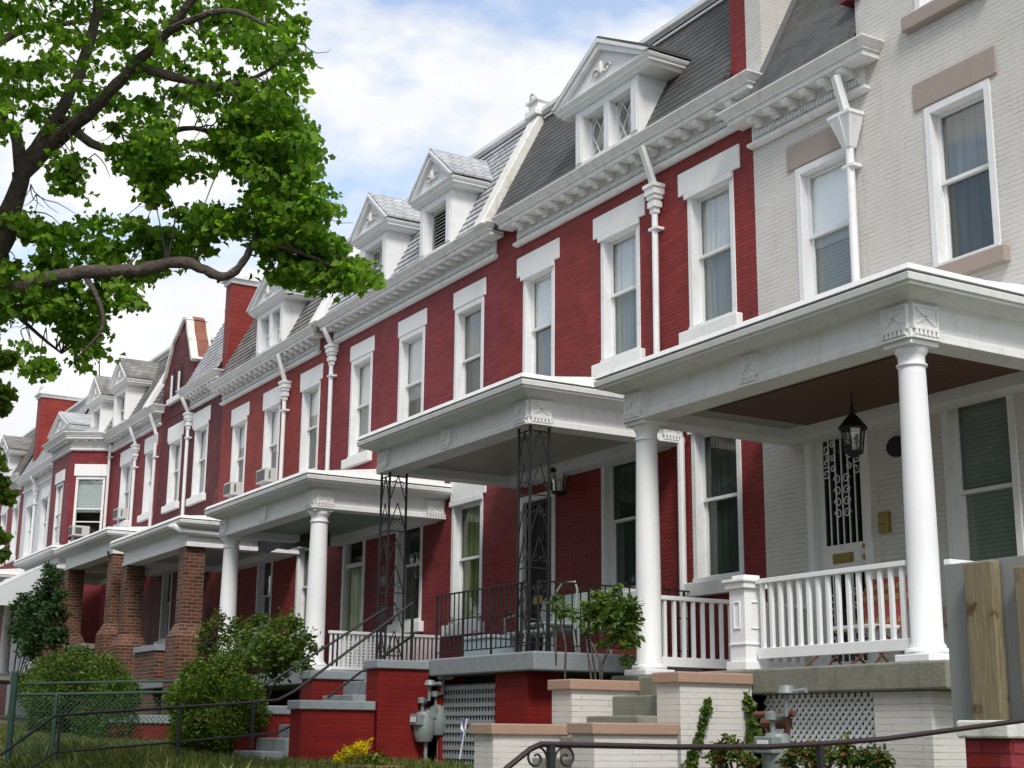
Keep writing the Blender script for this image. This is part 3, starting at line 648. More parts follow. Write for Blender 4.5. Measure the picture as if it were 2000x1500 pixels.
# front door with scrolled grille
m = MB(); x0, x1, z0, z1 = -12.46, -11.46, .6, 3.48
m.box(x0, x0+.1, D-.03, D+.12, z0, z1); m.box(x1-.1, x1, D-.03, D+.12, z0, z1); m.box(x0+.1, x1-.1, D-.03, D+.12, z1-.1, z1)
dr = m.build('front_door', TRIM, h, .005)
m = MB(); a, b = x0+.1, x1-.1
m.box(a, a+.1, D+.05, D+.09, z0, z1-.1); m.box(b-.1, b, D+.05, D+.09, z0, z1-.1); m.box(a+.1, b-.1, D+.05, D+.09, z1-.2, z1-.1)
m.box(a+.1, b-.1, D+.05, D+.09, 1.75, 2.08); m.box(a+.1, b-.1, D+.05, D+.09, z0, z0+.2); m.build('door_leaf', TRIM, dr, .004)
m = MB(); m.box(a+.1, b-.1, D+.075, D+.08, 2.08, z1-.2); m.box(a+.1, b-.1, D+.075, D+.08, z0+.2, 1.75); m.build('glass_pane', GLASSD, dr)
m = MB(); cx_ = (a+b)/2
for i in range(7): x = a+.1+(b-a-.2)*i/6; m.beam((x, D+.06, 2.08), (x, D+.06, z1-.2), .014); m.beam((x, D+.06, z0+.2), (x, D+.06, 1.75), .014)
def scroll(m, x, z, r, s1=1, s2=1, y=D+.055, turns=7.5, th=.008): m.tube([(x+s1*r*math.cos(t)*(1-t/(turns+2)), y, z+s2*r*math.sin(t)*(1-t/(turns+2))) for t in np.linspace(0, turns, 16)], th, 4)
for z_ in (2.55, 2.68, 2.81, 2.42): 
    for s_ in (-1, 1): scroll(m, cx_+s_*.07, z_, .06, s_, 1); 
for z_ in (3.18, 3.02, 2.9, 1.5, 1.35, 1.1, .95):
    for s_ in (-1, 1): scroll(m, cx_+s_*.24, z_, .06, s_, -1); scroll(m, cx_+s_*.13, z_+.04, .045, -s_, 1)
m.build('door_grille', COLW, dr)
m = MB(); xm = (a+b)/2-.02; m.box(xm-.16, xm+.16, D+.04, D+.05, 1.87, 1.98); m.box(xm-.13, xm+.13, D+.03, D+.04, 1.895, 1.955); m.build('mail_slot', BRASS, dr)
m = MB()
for z_, r_ in ((2.02, .03), (1.9, .035)): m.tube([(b-.05, D+.05, z_), (b-.05, D+.0, z_)], [r_, r_*.9], 10)
m.build('door_knob', BRASS, dr, smooth=True)
m = MB(); m.box(-11.32, -11.18, D-.06, D-.002, 2.12, 2.34); m.box(-11.30, -11.2, D-.07, D-.06, 2.2, 2.32); m.build('door_intercom', BRASS, h, .008)
m = MB(); m.lathe(0, 0, [(0, 0), (.15, 0), (.15, .03), (.13, .045), (0, .05)], 24)
m.v = [(-11.03+x*.95, D-z, 3.02+y*.75) for x, y, z in m.v]; m.build('number_plaque', IRON, h)
# railings
baluster_rail(h, (-10.72, 9.05), (-8.8, 9.05), .60, h=.84); baluster_rail(h, (-12.56, 9.25), (-12.56, D-.02), .60, h=.84)
baluster_rail(h, (-8.55, 9.25), (-8.55, D-.02), .60, h=.84, step=.12)
m = MB(); x, y = -10.87, 9.03; a = .115
m.box(x-a, x+a, y-a, y+a, .68, 1.36); m.box(x-a-.03, x+a+.03, y-a-.03, y+a+.03, .6, .68); m.box(x-a-.012, x+a+.012, y-a-.012, y+a+.012, .83, .85)
m.box(x-a-.03, x+a+.03, y-a-.03, y+a+.03, 1.36, 1.42); m.box(x-a-.05, x+a+.05, y-a-.05, y+a+.05, 1.42, 1.45); m.box(x-a+.02, x+a-.02, y-a+.02, y+a-.02, 1.45, 1.49)
for s_ in (-.05, .035): m.box(x+s_, x+s_+.015, y-a-.012, y-a, .98, 1.24); m.box(x+a, x+a+.012, y+s_, y+s_+.015, .98, 1.24)
for z_ in (.98, 1.225): m.box(x-.035, x+.035, y-a-.012, y-a, z_, z_+.015); m.box(x+a, x+a+.012, y-.035, y+.035, z_, z_+.015)
m.build('newel_post', COLW, h, .006)
stair_wall(h, -10.95, -10.6, 8.02, 8.84, zb, .555, GREYB, CAPT); stair_wall(h, -10.95, -10.6, 7.1, 7.98, zb, .10, GREYB, CAPT)
stair_wall(h, -12.15, -11.8, 7.65, 8.84, zb, .51, GREYB, CAPT); stair_wall(h, -12.15, -11.8, 6.8, 7.61, zb, .09, GREYB, CAPT)
m = MB()
for i, z_ in enumerate((.55, .36, .17, -.02, -.21, -.40)): m.box(-11.795, -10.955, 8.41-.3*i, 8.845-.3*i if i else 8.845, zb, z_); 
m.build('steps', CONC, h, .012)
# ================================================================ red house with iron porch posts
h, zb = house(-19.5, -13.2, 0, 'red painted brick house with one wide lattice-window dormer and black iron porch posts'); dz = 0
wn = [(-18.82, -17.9, 5.15, 7.04), (-16.64, -15.68, 5.15, 7.04), (-14.58, -13.62, 5.15, 7.04)]
w1 = [(-16.66, -15.68, 1.88, 3.78), (-14.6, -13.62, 1.88, 3.84)]
wall(h, -19.6, -13.223, zb, 7.98, wn+w1+[(-18.86, -17.86, .93, 3.5)], REDB)
room(h, -19.5, -13.3, [(.9, 3.95), (4.4, 7.5)])
W = window(h, *wn[0], blind=BLW, bfrac=.47); m = MB(); m.box(-18.7, -18.0, D+.2, D+.207, 5.2, 6.1); m.build('blind', BLG, W)
window(h, *wn[1], curtain=CURT); window(h, *wn[2], curtain=CURT)
window(h, *w1[0], glassm=GLASSD, blind=CURD, lh=.2); window(h, *w1[1], glassm=GLASSD, curtain=CURD, lh=.16)
cornice(h, -18.95, -13.24, 0, step=.355)
mansard(h, -19.45, -13.6, 0, SLATE_D, wedge=True, rh=.12, lip=.005, gaps=[(-16.06, 1.6, 9.0)])
coping(h, -19.78, -19.48, 0)
dormer(h, -16.06, 1.6, 0, ze=9.0, za=9.8, panes=2, roofm=SLATE_D, kind='lattice', over=.42)
chimney(h, -13.6, -13.303, D-.0, 12.6, 8.0, 11.6, REDB, cap=True)
downspout(h, -15.2, 0, 7.3, 4.4)
m = MB(); m.tube([(-14.74, D-.07, .9), (-14.74, D-.07, 3.7)], .05, 8); m.build('porch_downspout', WHITE, h, smooth=True)
porch_roof(h, -18.81, -14.92, 3.66, 4.55)
def iron_post(house, x, y, z0, z1, sx=-1):
    m = MB(); w_ = .27; c = (x, y); q = [(x+.1, y-.1), (x+.1-w_, y-.1), (x+.1, y-.1+w_)]
    for a in q: m.beam((*a, z0), (*a, z1), .026)
    p = house and m.build('iron_post', IRON, house); m = MB()
    for a, b in ((q[0], q[1]), (q[0], q[2])):
        A = lambda t, z: (a[0]+(b[0]-a[0])*t, a[1]+(b[1]-a[1])*t, z)
        for z_ in (z0+.12, z0+1.0, z1-.85, z1-.06): m.beam(A(0, z_), A(1, z_), .016)
        n = 3
        for k in range(n):
            c0 = z0+(z1-z0)*(k+.08)/n; c1 = z0+(z1-z0)*(k+.95)/n; cm = (c0+c1)/2
            m.beam(A(0, c0), A(.5, cm), .012); m.beam(A(.5, cm), A(1, c0), .012); m.beam(A(0, cm), A(.5, c1), .012); m.beam(A(.5, c1), A(1, cm), .012)
            for s_ in (-1, 1):
                for z_ in (c0+.12, c1-.12): m.tube([A(.5+s_*.2*(1-math.cos(t)*(1-t/9)), z_+.05*math.sin(t)*(1-t/9)) for t in np.linspace(0, 6.5, 10)], .006, 4)
        m.tube([A(.5, z0+.6+.02*t) for t in range(3)], .01, 4)
    m.build('scrollwork', IRON, p)
iron_post(h, -14.92, 9.11, .93, 3.66); iron_post(h, -18.81, 9.11, .93, 3.66)
slab(h, -19.1, -14.45, 8.85, D-.005, .71, .93, CONG)
m = MB(); m.box(-15.5, -14.75, 8.95, 9.4, zb, .705); m.build('porch_pier', REDS, h)
for q in ((-19.0, -18.75), (-17.0, -16.9)): m = MB(); m.box(*q, 8.95, D-.01, zb, .705); m.build('porch_pier', REDS, h)
lattice(h, -16.98, -15.5, -.6, .6, 9.0, PALEM, .075, False, .05, .105)
m = MB(); m.box(-16.98, -15.5, 9.3, 9.32, -.8, .705); m.build('crawlspace_dark_sheet', DARKR, h)  # dark sheet behind the lattice, painted as crawlspace shade
iron_rail(h, [(-17.05, 8.95), (-14.78, 8.95)], .93); iron_rail(h, [(-14.6, 9.0), (-14.6, D-.05)], .93)
stair_wall(h, -17.4, -17.05, 8.13, 8.845, zb, .905, REDS, GREYP, .11); stair_wall(h, -17.4, -17.05, 7.1, 8.09, zb, .38, REDS, GREYP, .11)
stair_wall(h, -18.75, -18.4, 7.8, 8.845, zb, .80, REDS, GREYP, .11); stair_wall(h, -18.75, -18.4, 6.88, 7.76, zb, .33, REDS, GREYP, .11)
m = MB()
for i, z_ in enumerate((.85, .66, .47, .28, .09, -.08, -.24)): m.box(-18.395, -17.405, 8.55-.3*i, 8.845 if i == 0 else 8.845-.3*i, zb, z_)
m.build('steps', CONG, h, .012)
m = MB(); x0, x1, z0, z1 = -18.86, -17.86, .93, 3.5
m.box(x0, x0+.09, D-.02, D+.12, z0, z1); m.box(x1-.09, x1, D-.02, D+.12, z0, z1); m.box(x0+.09, x1-.09, D-.02, D+.12, z1-.09, z1); dr = m.build('front_door', WHITE, h, .005)
m = MB(); m.box(x0+.09, x1-.09, D+.1, D+.12, z0, z1-.09); m.build('door_leaf', flatm('dark_door', (.02, .02, .02), .4), dr)
m = MB()
for i in range(9): x = x0+.12+(x1-x0-.24)*i/8; m.beam((x, D+.05, z0), (x, D+.05, z1-.1), .016)
for z_ in (z0+.1, 1.75, 2.1, z1-.14): m.beam((x0+.1, D+.05, z_), (x1-.1, D+.05, z_), .03)
for z_ in (2.4, 2.75, 3.1, 1.3):
    for s_ in (-1, 1): scroll(m, (x0+x1)/2+s_*.15, z_, .09, s_, 1, y=D+.045)
m.build('door_grille', IRON, dr)
m = MB(); m.box(-18.5, -18.25, D+.02, D+.035, 1.86, 1.98); m.build('mail_slot', BRASS, dr)

# ================================================================ plum red house with two dormers
h, zb = house(-26.6, -19.6, 0, 'plum red house with pale slate roof and two narrow pedimented dormers')
wn = [(-25.33, -24.36, 5.12, 7.04), (-23.22, -22.2, 5.12, 7.04), (-21.08, -20.08, 5.12, 7.04)]; w1 = [(-23.14, -22.1, 1.85, 3.76), (-21.06, -20.02, 1.72, 3.72)]
wall(h, -26.6, -19.606, zb, 7.98, wn+w1+[(-25.4, -24.4, .93, 3.6)], REDC)
room(h, -26.5, -19.7, [(.9, 3.95), (4.4, 7.5)])
for q, k in zip(wn, (CURT, None, CURD)): window(h, *q, curtain=k, blind=BLG if k is None else None, bfrac=.62, storm=False, lpad=(.05, .06), lh=.31)
window(h, *w1[0], glassm=GLASSD, curtain=CURD, lpad=(.05, .06)); window(h, *w1[1], glassm=GLASSD, curtain=CURG, lpad=(.05, .1), lh=.36)
cornice(h, -26.15, -19.72, .003, step=.29, kind='ball', mat=DIRTY)
mansard(h, -26.3, -19.8, 0, SLATE_L, topm=TRIM, gaps=[(-21.33, 1.16, 9.1), (-23.85, 1.16, 9.1)])
dormer(h, -21.33, 1.16, 0, ze=9.1, za=9.93, panes=1, roofm=SLATE_L, kind='louver', over=.24)
dormer(h, -23.85, 1.16, 0, ze=9.1, za=9.93, panes=1, roofm=SLATE_L, kind='sash', over=.24)
downspout(h, -26.12, 0, 7.5, 4.2, arm=True)
porch_roof(h, -25.5, -21.46, 3.46, 4.35, ceil=CEILG)
column(h, -21.46, .93, 3.46, r=.155); column(h, -25.5, .93, 3.46, r=.155)
slab(h, -25.9, -21.05, 8.85, D-.005, .71, .93, CONG)
for q in ((-21.6, -21.15), (-25.8, -25.3)): m = MB(); m.box(*q, 8.95, D-.01, zb, .705); m.build('porch_pier', REDS, h)
baluster_rail(h, (-21.35, 9.3), (-21.35, D-.02), .93, h=.62, step=.075, w_=.035, skirt=.05, bot=.02)
lattice(h, 9.5, 10.2, .99, 1.5, -21.39, COLW, .055, False, .02, .05, axis='y')
m = MB(); x0, x1, z0, z1 = -25.4, -24.4, .93, 3.6
m.box(x0, x0+.1, D-.02, D+.12, z0, z1); m.box(x1-.1, x1, D-.02, D+.12, z0, z1); m.box(x0+.1, x1-.1, D-.02, D+.12, z1-.1, z1); m.box(x0+.1, x1-.1, D+.03, D+.08, 3.0, 3.08)
dr = m.build('front_door', WHITE, h, .005); m = MB(); m.quad((x0+.1, D+.06, z0), (x1-.1, D+.06, z0), (x1-.1, D+.06, z1-.1), (x0+.1, D+.06, z1-.1)); m.build('glass_pane', glass('door_glass', (.8, .85, .8), 1.3, .12), dr, keep=True)
m = MB(); pts = [(x0+.1+(x1-x0-.2)*i/20, D+.13+.02*math.sin(i*2.1)) for i in range(21)]
for a, b in zip(pts, pts[1:]): m.quad((*a, z0), (*b, z0), (*b, 3.0), (*a, 3.0))
m.build('curtain', CURG, dr)
m = MB(); m.box(-23.75, -23.5, D-.03, D-.003, 2.55, 2.72); m.build('number_sign', TAN, h)
P = at_x(217, 1395, -24.6); stair_wall(h, -24.95, -24.6, P[1], P[1]+2.2, zb, P[2], REDS, GREYP, .14)
# ================================================================ orange-red house with brick-pillared porch
h, zb = house(-32.75, -26.6, 0, 'orange red house with tall red chimney and one double-window dormer')
wn = [(-31.95, -31.03, 5.15, 7.0), (-29.92, -29.0, 5.15, 7.0), (-27.78, -26.84, 5.15, 7.0)]; w1 = [(-29.9, -29.0, 1.85, 3.7), (-27.7, -26.85, 1.9, 3.7)]
wall(h, -32.75, -26.603, zb, 7.98, wn+w1+[(-32.1, -31.1, .95, 3.5)], REDD)
room(h, -32.7, -26.7, [(.9, 3.95), (4.4, 7.5)])
for q in wn: window(h, *q, curtain=CURD, blind=BLW, bfrac=.3+.25*(q is wn[1]), lpad=(.12, .1), lh=.33, sill=(q is not wn[2]))
for q in w1: window(h, *q, glassm=GLASSD, curtain=CURD, lpad=(.05, .06), lh=.2)
cornice(h, -32.7, -26.98, 0, step=.3); mansard(h, -32.6, -26.5, 0, SLATE_M, gaps=[(-29.1, 1.56, 9.06)]); coping(h, -26.62, -26.28, 0, mat=LINT, orn=False)
dormer(h, -29.1, 1.56, 0, ze=9.06, za=9.84, panes=2, roofm=SLATE_M, kind='sash', over=.34)
chimney(h, -33.0, -32.6, D, 12.55, 7.9, 10.62, REDD)
downspout(h, -28.57, 0, 7.25, 4.2)
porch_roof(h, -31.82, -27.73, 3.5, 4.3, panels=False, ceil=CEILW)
slab(h, -32.25, -27.3, 8.85, D-.005, .8, .95, CONG)
def brick_pillar(house, x, zf, zt, y=9.15, a=.2):
    m = MB(); zm = zf+.95
    pr = [(a+.12, zf-1.2), (a+.12, zm-.12), (a, zm+.12), (a, zt)]
    for (r0, z0_), (r1, z1_) in zip(pr, pr[1:]):
        vs = [(x+sx*r, y+sy*r, z) for r, z in ((r0, z0_), (r1, z1_)) for sx, sy in ((-1, -1), (1, -1), (1, 1), (-1, 1))]
        m.add(vs, [(0, 4, 5, 1), (1, 5, 6, 2), (2, 6, 7, 3), (3, 7, 4, 0)])
    return m.build('brick_pillar', RAWB, house)
brick_pillar(h, -27.85, .95, 3.5); brick_pillar(h, -31.82, .95, 3.5)
def dwarf_wall(house, x0, x1, y0, y1, z0, z1, cm=GREYP):
    m = MB(); m.box(x0, x1, y0, y1, z0, z1); b = m.build('dwarf_wall', RAWB, house); m = MB(); m.box(x0-.04, x1+.04, y0-.04, y1+.04, z1, z1+.12); m.build('wall_cap', cm, b, .01)
dwarf_wall(h, -30.4, -29.0, 8.9, 9.15, zb, 1.55); dwarf_wall(h, -27.75, -27.5, 9.4, D-.02, .9, 1.55)
m = MB(); m.tube([(-27.95, 8.72, 3.9), (-27.6, 8.7, 3.86), (-27.5, 8.8, 3.78), (-27.5, 9.6, 3.76), (-27.5, 11.2, 3.74)], .06, 8); m.build('gutter_pipe', WHITE, h, smooth=True)
# ================================================================ dark maroon house with shaped gable
h, zb = house(-37.6, -32.75, .33, 'dark maroon house with a curved shaped gable and rusty tin coping'); dz = .33
wn = [(-36.72, -35.75, 5.66, 7.36), (-34.72, -33.72, 5.6, 7.38)]
G_ = [(-37.57, 7.98), (-37.57, 9.08), (-37.4, 9.2), (-37.25, 9.45), (-37.05, 9.75), (-36.88, 10.05), (-36.5, 10.22), (-36.25, 10.42), (-36.0, 10.52), (-35.85, 10.4), (-35.72, 10.05), (-35.55, 9.8), (-35.4, 9.5), (-35.3, 9.3), (-35.2, 9.2), (-35.2, 7.98)]
wall(h, -37.597, -32.753, zb, 8.0, wn+[(-36.6, -35.8, 2.2, 4.0), (-34.6, -33.7, 1.3, 3.9)], REDE)
m = MB(); m.ext('y', G_, D, D+.48); g = m.build('shaped_gable', REDE, h)
m = MB()
for a, b in zip(G_[1:-1], G_[2:-1]):
    dx, dz_ = b[0]-a[0], b[1]-a[1]; l = math.hypot(dx, dz_); nx, nzz = -dz_/l*.09, dx/l*.09
    m.ext('y', [(a[0], a[1]), (b[0], b[1]), (b[0]+nx, b[1]+nzz), (a[0]+nx, a[1]+nzz)], D-.07, D+.52)
m.build('gable_coping', STAINW, g)
m = MB(); 
for a, b in ((G_[8], G_[9]), (G_[9], G_[10]), (G_[10], G_[11]), (G_[11], G_[12]), (G_[12], G_[13])):
    dx, dz_ = b[0]-a[0], b[1]-a[1]; l = math.hypot(dx, dz_); nx, nzz = -dz_/l*.097, dx/l*.097
    m.ext('y', [(a[0], a[1]), (b[0], b[1]), (b[0]+nx, b[1]+nzz), (a[0]+nx, a[1]+nzz)], D+.12, D+.44)
m.build('tin_cover', RUSTY, g)
for xx in (-36.75, -36.15):
    m = MB(); m.ext('y', [(xx-.11, 8.55), (xx+.11, 8.55), (xx+.11, 9.05), (xx, 9.35), (xx-.11, 9.05)], D-.012, D+.02); q = m.build('slit_window', DARKR, g)
    m = MB(); m.box(xx-.13, xx-.07, D-.05, D, 8.5, 9.15); m.build('frame', WHITE, q)
m = MB(); m.box(-37.0, -35.85, D-.1, D+.02, 8.36, 8.5); m.build('sill', LINT, g, .01)
room(h, -37.5, -32.8, [(1.3, 4.3), (4.7, 7.8)])
for q in wn: window(h, *q, curtain=CURT, lpad=(.22, .1), lh=.38)
window(h, -36.6, -35.8, 2.2, 4.0, glassm=GLASSD, blind=CURD); window(h, -34.6, -33.7, 1.3, 3.9, glassm=GLASSD, blind=CURD, sill=False)
cornice(h, -35.1, -32.9, dz, step=.28); mansard(h, -35.1, -33.0, dz-.0, SLATE_L, topm=DIRTY)
downspout(h, -35.05, .3, 7.45, 4.5); 
porch_roof(h, -37.0, -32.95, 3.87, 4.7, panels=False); slab(h, -37.4, -32.5, 8.85, D-.005, 1.1, 1.3, CONC)
brick_pillar(h, -33.0, 1.25, 3.87); brick_pillar(h, -36.95, 1.25, 3.87)
m = MB(); m.tube([(-33.1, 8.9, 3.95), (-33.1, 8.95, 3.8), (-33.0, 8.9, 3.7)], .03, 5); m.build('porch_bracket', RUST, h)
dwarf_wall(h, -36.6, -34.9, 8.95, 9.2, zb, 1.85, CONC)
# ================================================================ narrow red house with two small dormers
h, zb = house(-42.4, -37.6, .38, 'narrow red house between the shaped gable and the canted bay, two steep dormers'); dz = .38
wn = [(-41.2, -40.15, 5.7, 7.44), (-38.85, -37.95, 5.68, 7.44)]
wall(h, -42.6, -37.603, zb, 8.3, wn, REDC); room(h, -42.3, -37.7, [(4.8, 7.9)])
for q in wn: window(h, *q, blind=BLG, bfrac=1, curtain=None, lpad=(.15, .1), lh=.35)
cornice(h, -42.5, -37.7, dz, step=.29, kind='ball', retL=False); mansard(h, -42.5, -37.62, dz, SLATE_M, gaps=[(-40.75, 1.3, 9.15)])
coping(h, -38.15, -37.85, dz, mat=DIRTY, orn=False)
dormer(h, -40.75, 1.3, dz, ze=9.15, za=10.0, panes=1, roofm=SLATE_M, kind='sash', over=.26, cheek=LINT)
dormer(h, -43.3, 1.2, dz, ze=9.15, za=10.0, panes=1, roofm=SLATE_M, kind='sash', over=.26, cheek=LINT)
downspout(h, -39.6, dz-.05, 7.35, 4.6); downspout(h, -37.75, dz, 7.3, 4.6, head=None, mat=DIRTY); downspout(h, -42.25, dz, 8.0, 4.6, head=None, mat=DIRTY, arm=False)
porch_roof(h, -41.6, -38.1, 4.0, 4.9, panels=False); slab(h, -41.9, -37.7, 8.85, D-.005, 1.2, 1.4, CONC)
m = MB(); m.ext('x', [(8.75, 4.15), (7.1, 3.2), (7.1, 3.17), (8.75, 4.11)], -41.8, -37.9); aw = m.build('porch_awning', AWNW, h)
for xx in (-37.9, -41.8):
    m = MB(); m.ext('x', [(8.75, 4.1), (7.1, 3.17), (7.1, 3.0), (8.75, 3.0)], xx-.02, xx); m.build('awning_side', AWNW, aw)
column(h, -38.2, 1.4, 4.0, y=8.6); column(h, -41.6, 1.4, 4.0, y=8.6)
# ================================================================ house with the canted bay
h, zb = house(-48.5, -42.4, .5, 'red house with a white-corniced canted bay and tall chimney behind the narrow house'); dz = .45
BP = [(-42.42, D), (-43.0, 10.3), (-45.3, 10.3), (-45.9, D)]
def bay_face(h, p, q, hole, zb, zt, mat, nm):
    a, b = Vector(p), Vector(q); d = (b-a); L_ = d.length; d.normalize(); nrm = Vector((d.y, -d.x))*1.0
    if nrm.y > 0: nrm = -nrm
    def T(u, o, z): return (a.x+d.x*u-nrm.x*o, a.y+d.y*u-nrm.y*o, z)
    u0, u1, z0, z1 = hole; m = MB()
    for A, B, C_, E_ in ((0, L_, zb, z0), (0, L_, z1, zt), (0, u0, z0, z1), (u1, L_, z0, z1)): m.quad(T(A, 0, C_), T(B, 0, C_), T(B, 0, E_), T(A, 0, E_))
    for (A, C_), (B, E_) in (((u0, z0), (u1, z0)), ((u1, z0), (u1, z1)), ((u1, z1), (u0, z1)), ((u0, z1), (u0, z0))): m.quad(T(A, 0, C_), T(B, 0, E_), T(B, .15, E_), T(A, .15, C_))
    f = m.build('bay_wall', mat, h)
    def bx(m, A, B, o0, o1, C_, E_):
        vs = [T(u, o, z) for z in (C_, E_) for u, o in ((A, o0), (B, o0), (B, o1), (A, o1))]
        m.add(vs, [(0, 3, 2, 1), (4, 5, 6, 7), (0, 1, 5, 4), (1, 2, 6, 5), (2, 3, 7, 6), (3, 0, 4, 7)])
    m = MB(); c = .07; zm = z0+(z1-z0)*.5
    bx(m, u0, u0+c, 0, .1, z0, z1); bx(m, u1-c, u1, 0, .1, z0, z1); bx(m, u0, u1, -.01, .1, z1-.08, z1); bx(m, u0, u1, -.01, .1, z0, z0+.05); bx(m, u0, u1, .03, .08, zm-.02, zm+.02); bx(m, u0, u1, .03, .08, z0+.55, z0+.58)
    W_ = m.build('window', WHITE, h)
    m = MB(); bx(m, u0+c, u1-c, .06, .065, z0, z1); m.build('glass_pane', GLASS, W_)
    m = MB(); bx(m, u0+c, u1-c, .12, .125, zm-.1, z1-.1); m.build('blind', BLG, W_)
    m = MB(); bx(m, u0-.1, u1+.06, -.05, .02, z1+.01, z1+.36); m.build('lintel', LINT, W_, .01)
    m = MB(); bx(m, u0-.1, u1+.06, -.08, .02, z0-.16, z0); m.build('sill', LINT, W_, .01)
    return T, nrm
wall(h, -48.45, -42.603, zb, 8.35, [], REDC); 
T1 = bay_face(h, BP[0], BP[1], (.12, .98, 5.35, 7.25), zb, 8.2, REDC, 'r')
bay_face(h, BP[1], BP[2], (.75, 1.6, 5.35, 7.2), zb, 8.2, REDC, 'f'); bay_face(h, BP[2], BP[3], (.3, .9, 5.35, 7.2), zb, 8.2, REDC, 'l')
cornice(h, 0, 0, dz, step=.26, kind='ball', path=[(-46.2, D), BP[3], BP[2], BP[1], BP[0], (-42.2, D)])
cornice(h, -48.3, -46.2, dz, step=.29, kind='ball', retR=False); mansard(h, -48.2, -42.55, dz, SLATE_L, gaps=[(-43.3, 1.2, 9.0), (-47.3, 1.9, 8.8)])
m = MB(); m.add([(*BP[0], 8.5), (*BP[1], 8.5), (*BP[2], 8.5), (*BP[3], 8.5), (-44.2, D+.3, 9.3)], [(0, 1, 4), (1, 2, 4), (2, 3, 4), (0, 3, 2, 1)]); m.build('bay_roof', SLATE_L, h)
dormer(h, -47.3, 1.9, dz, ze=8.8, za=9.55, panes=2, roofm=SLATE_L, kind='sash', over=.4, cheek=LINT, yf=10.95)
# ================================================================ white house and the last red houses
h, zb = house(-53.8, -48.45, .9, 'white painted brick house in the row, beyond the canted bay'); dz = .7
wn = [(-53.1, -52.1, 5.9, 7.75), (-50.9, -49.9, 5.9, 7.75)]
wall(h, -53.8, -48.453, zb, 8.6, wn, WHITEB); room(h, -53.7, -48.5, [(4.9, 8.2)])
for q in wn: window(h, *q, curtain=CURD, lpad=(.1, .1), lh=.3)
cornice(h, -53.7, -48.5, dz, step=.3); mansard(h, -53.7, -48.5, dz, SLATE_L); downspout(h, -51.6, dz, 7.5, 4.6)
chimney(h, -52.9, -52.3, D, 12.9, 8.5, 11.6, REDD)
porch_roof(h, -52.9, -49.3, 4.35, 5.2, panels=False); column(h, -52.9, 1.7, 4.35); column(h, -49.3, 1.7, 4.35); slab(h, -53.2, -49, 8.85, D-.005, 1.5, 1.7, CONC)
for xl, lab in ((-60.2, 'last red house before the left edge, with grey slated dormer and low porch'), (-66.6, 'red house at the far end of the row, mostly behind leaves')):
    h, zb = house(xl, xl+6.4, 1, lab); dz = .95
    wn = [(xl+.7, xl+1.7, 6.1, 8.0), (xl+2.8, xl+3.8, 6.1, 8.0), (xl+4.8, xl+5.8, 6.1, 8.0)]
    wall(h, xl, xl+6.397, zb, 8.9, wn, REDC); room(h, xl+.1, xl+6.3, [(5, 8.5)])
    for q in wn: window(h, *q, curtain=CURT, lpad=(.1, .1), lh=.3)
    cornice(h, xl+.42, xl+5.95, dz, step=.3); mansard(h, xl+.1, xl+6.3, dz, SLATE_M)
    dormer(h, xl+3.9, 1.7, dz, ze=8.98, za=9.8, panes=2, roofm=SLATE_M, kind='sash', over=.35)
    porch_roof(h, xl+.8, xl+5.2, 4.6, 5.4, panels=False); column(h, xl+.8, 1.8, 4.6); column(h, xl+5.2, 1.8, 4.6)
# ================================================================ loose things
def ac_unit(x0, x1, z, label, y=D, dzz=.3, out=.2):
    t = thing('air_conditioner', ((x0+x1)/2, y, z), label, 'air conditioner', 'window air conditioners')
    m = MB(); m.box(x0, x1, y-out, y+.15, z, z+dzz); m.build('casing', ACM, t, .01)
    m = MB(); m.box(x0+.04, x1-.04, y-out-.006, y-out, z+.04, z+dzz-.04); m.build('grille', ACG, t)
    m = MB(); m.box(x1, x1+.005, y-out+.08, y-.08, z+.06, z+dzz-.06); m.build('side_grille', ACG, t)
ac_unit(-31.8, -31.32, 5.22, 'window air conditioner in the left upper window of the orange red house')
ac_unit(-29.75, -29.2, 5.22, 'window air conditioner in the middle upper window of the orange red house')
ac_unit(-41.0, -40.5, 5.78, 'small window air conditioner beside the canted bay, in the narrow red house')
P0 = at_y(178, 1016, 10.75); ac_unit(-42.9, -42.45, 5.45, 'air conditioner in the big window of the canted bay', y=10.7, out=.35)
def lantern(x, y, z, label, hang=True, s=1.0):
    t = thing('porch_lantern', (x, y, z), label, 'lantern'); r = .14*s
    m = MB(); m.lathe(x, y, [(.005, z+.62*s), (.02*s, z+.6*s), (.02*s, z+.56*s), (.05*s, z+.54*s), (.03*s, z+.5*s), (.07*s, z+.46*s), (r*.95, z+.38*s), (r*1.25, z+.33*s), (r*1.2, z+.31*s), (.0, z+.31*s)], 12); m.build('cap', IRON, t, smooth=True)
    m = MB()
    for k in range(6): a = k*math.pi/3; m.beam((x+r*math.cos(a), y+r*math.sin(a), z+.32*s), (x+r*.72*math.cos(a), y+r*.72*math.sin(a), z+.04*s), .014)
    m.lathe(x, y, [(0, z-.03*s), (.03*s, z-.02*s), (r*.8, z+.03*s), (r*.8, z+.05*s), (0, z+.05*s)], 6); m.build('cage', IRON, t)
    m = MB(); m.lathe(x, y, [(r*.68, z+.05*s), (r*.93, z+.31*s)], 6); m.build('glass', GLASS, t)
    m = MB(); m.lathe(x, y, [(.012, z+.05*s), (.02, z+.12*s), (.006, z+.2*s)], 8); m.build('bulb', LINT, t)
    m = MB()
    if hang: m.tube([(x, y, z+.6*s), (x, y, 3.41)], .008, 5)
    else: m.tube([(x, y, z+.6*s), (x, y+.12, z+.68*s), (x, D, z+.5*s)], .012, 5); m.box(x-.05, x+.05, D-.02, D-.002, z+.3*s, z+.56*s)
    m.build('chain' if hang else 'bracket', IRON, t)
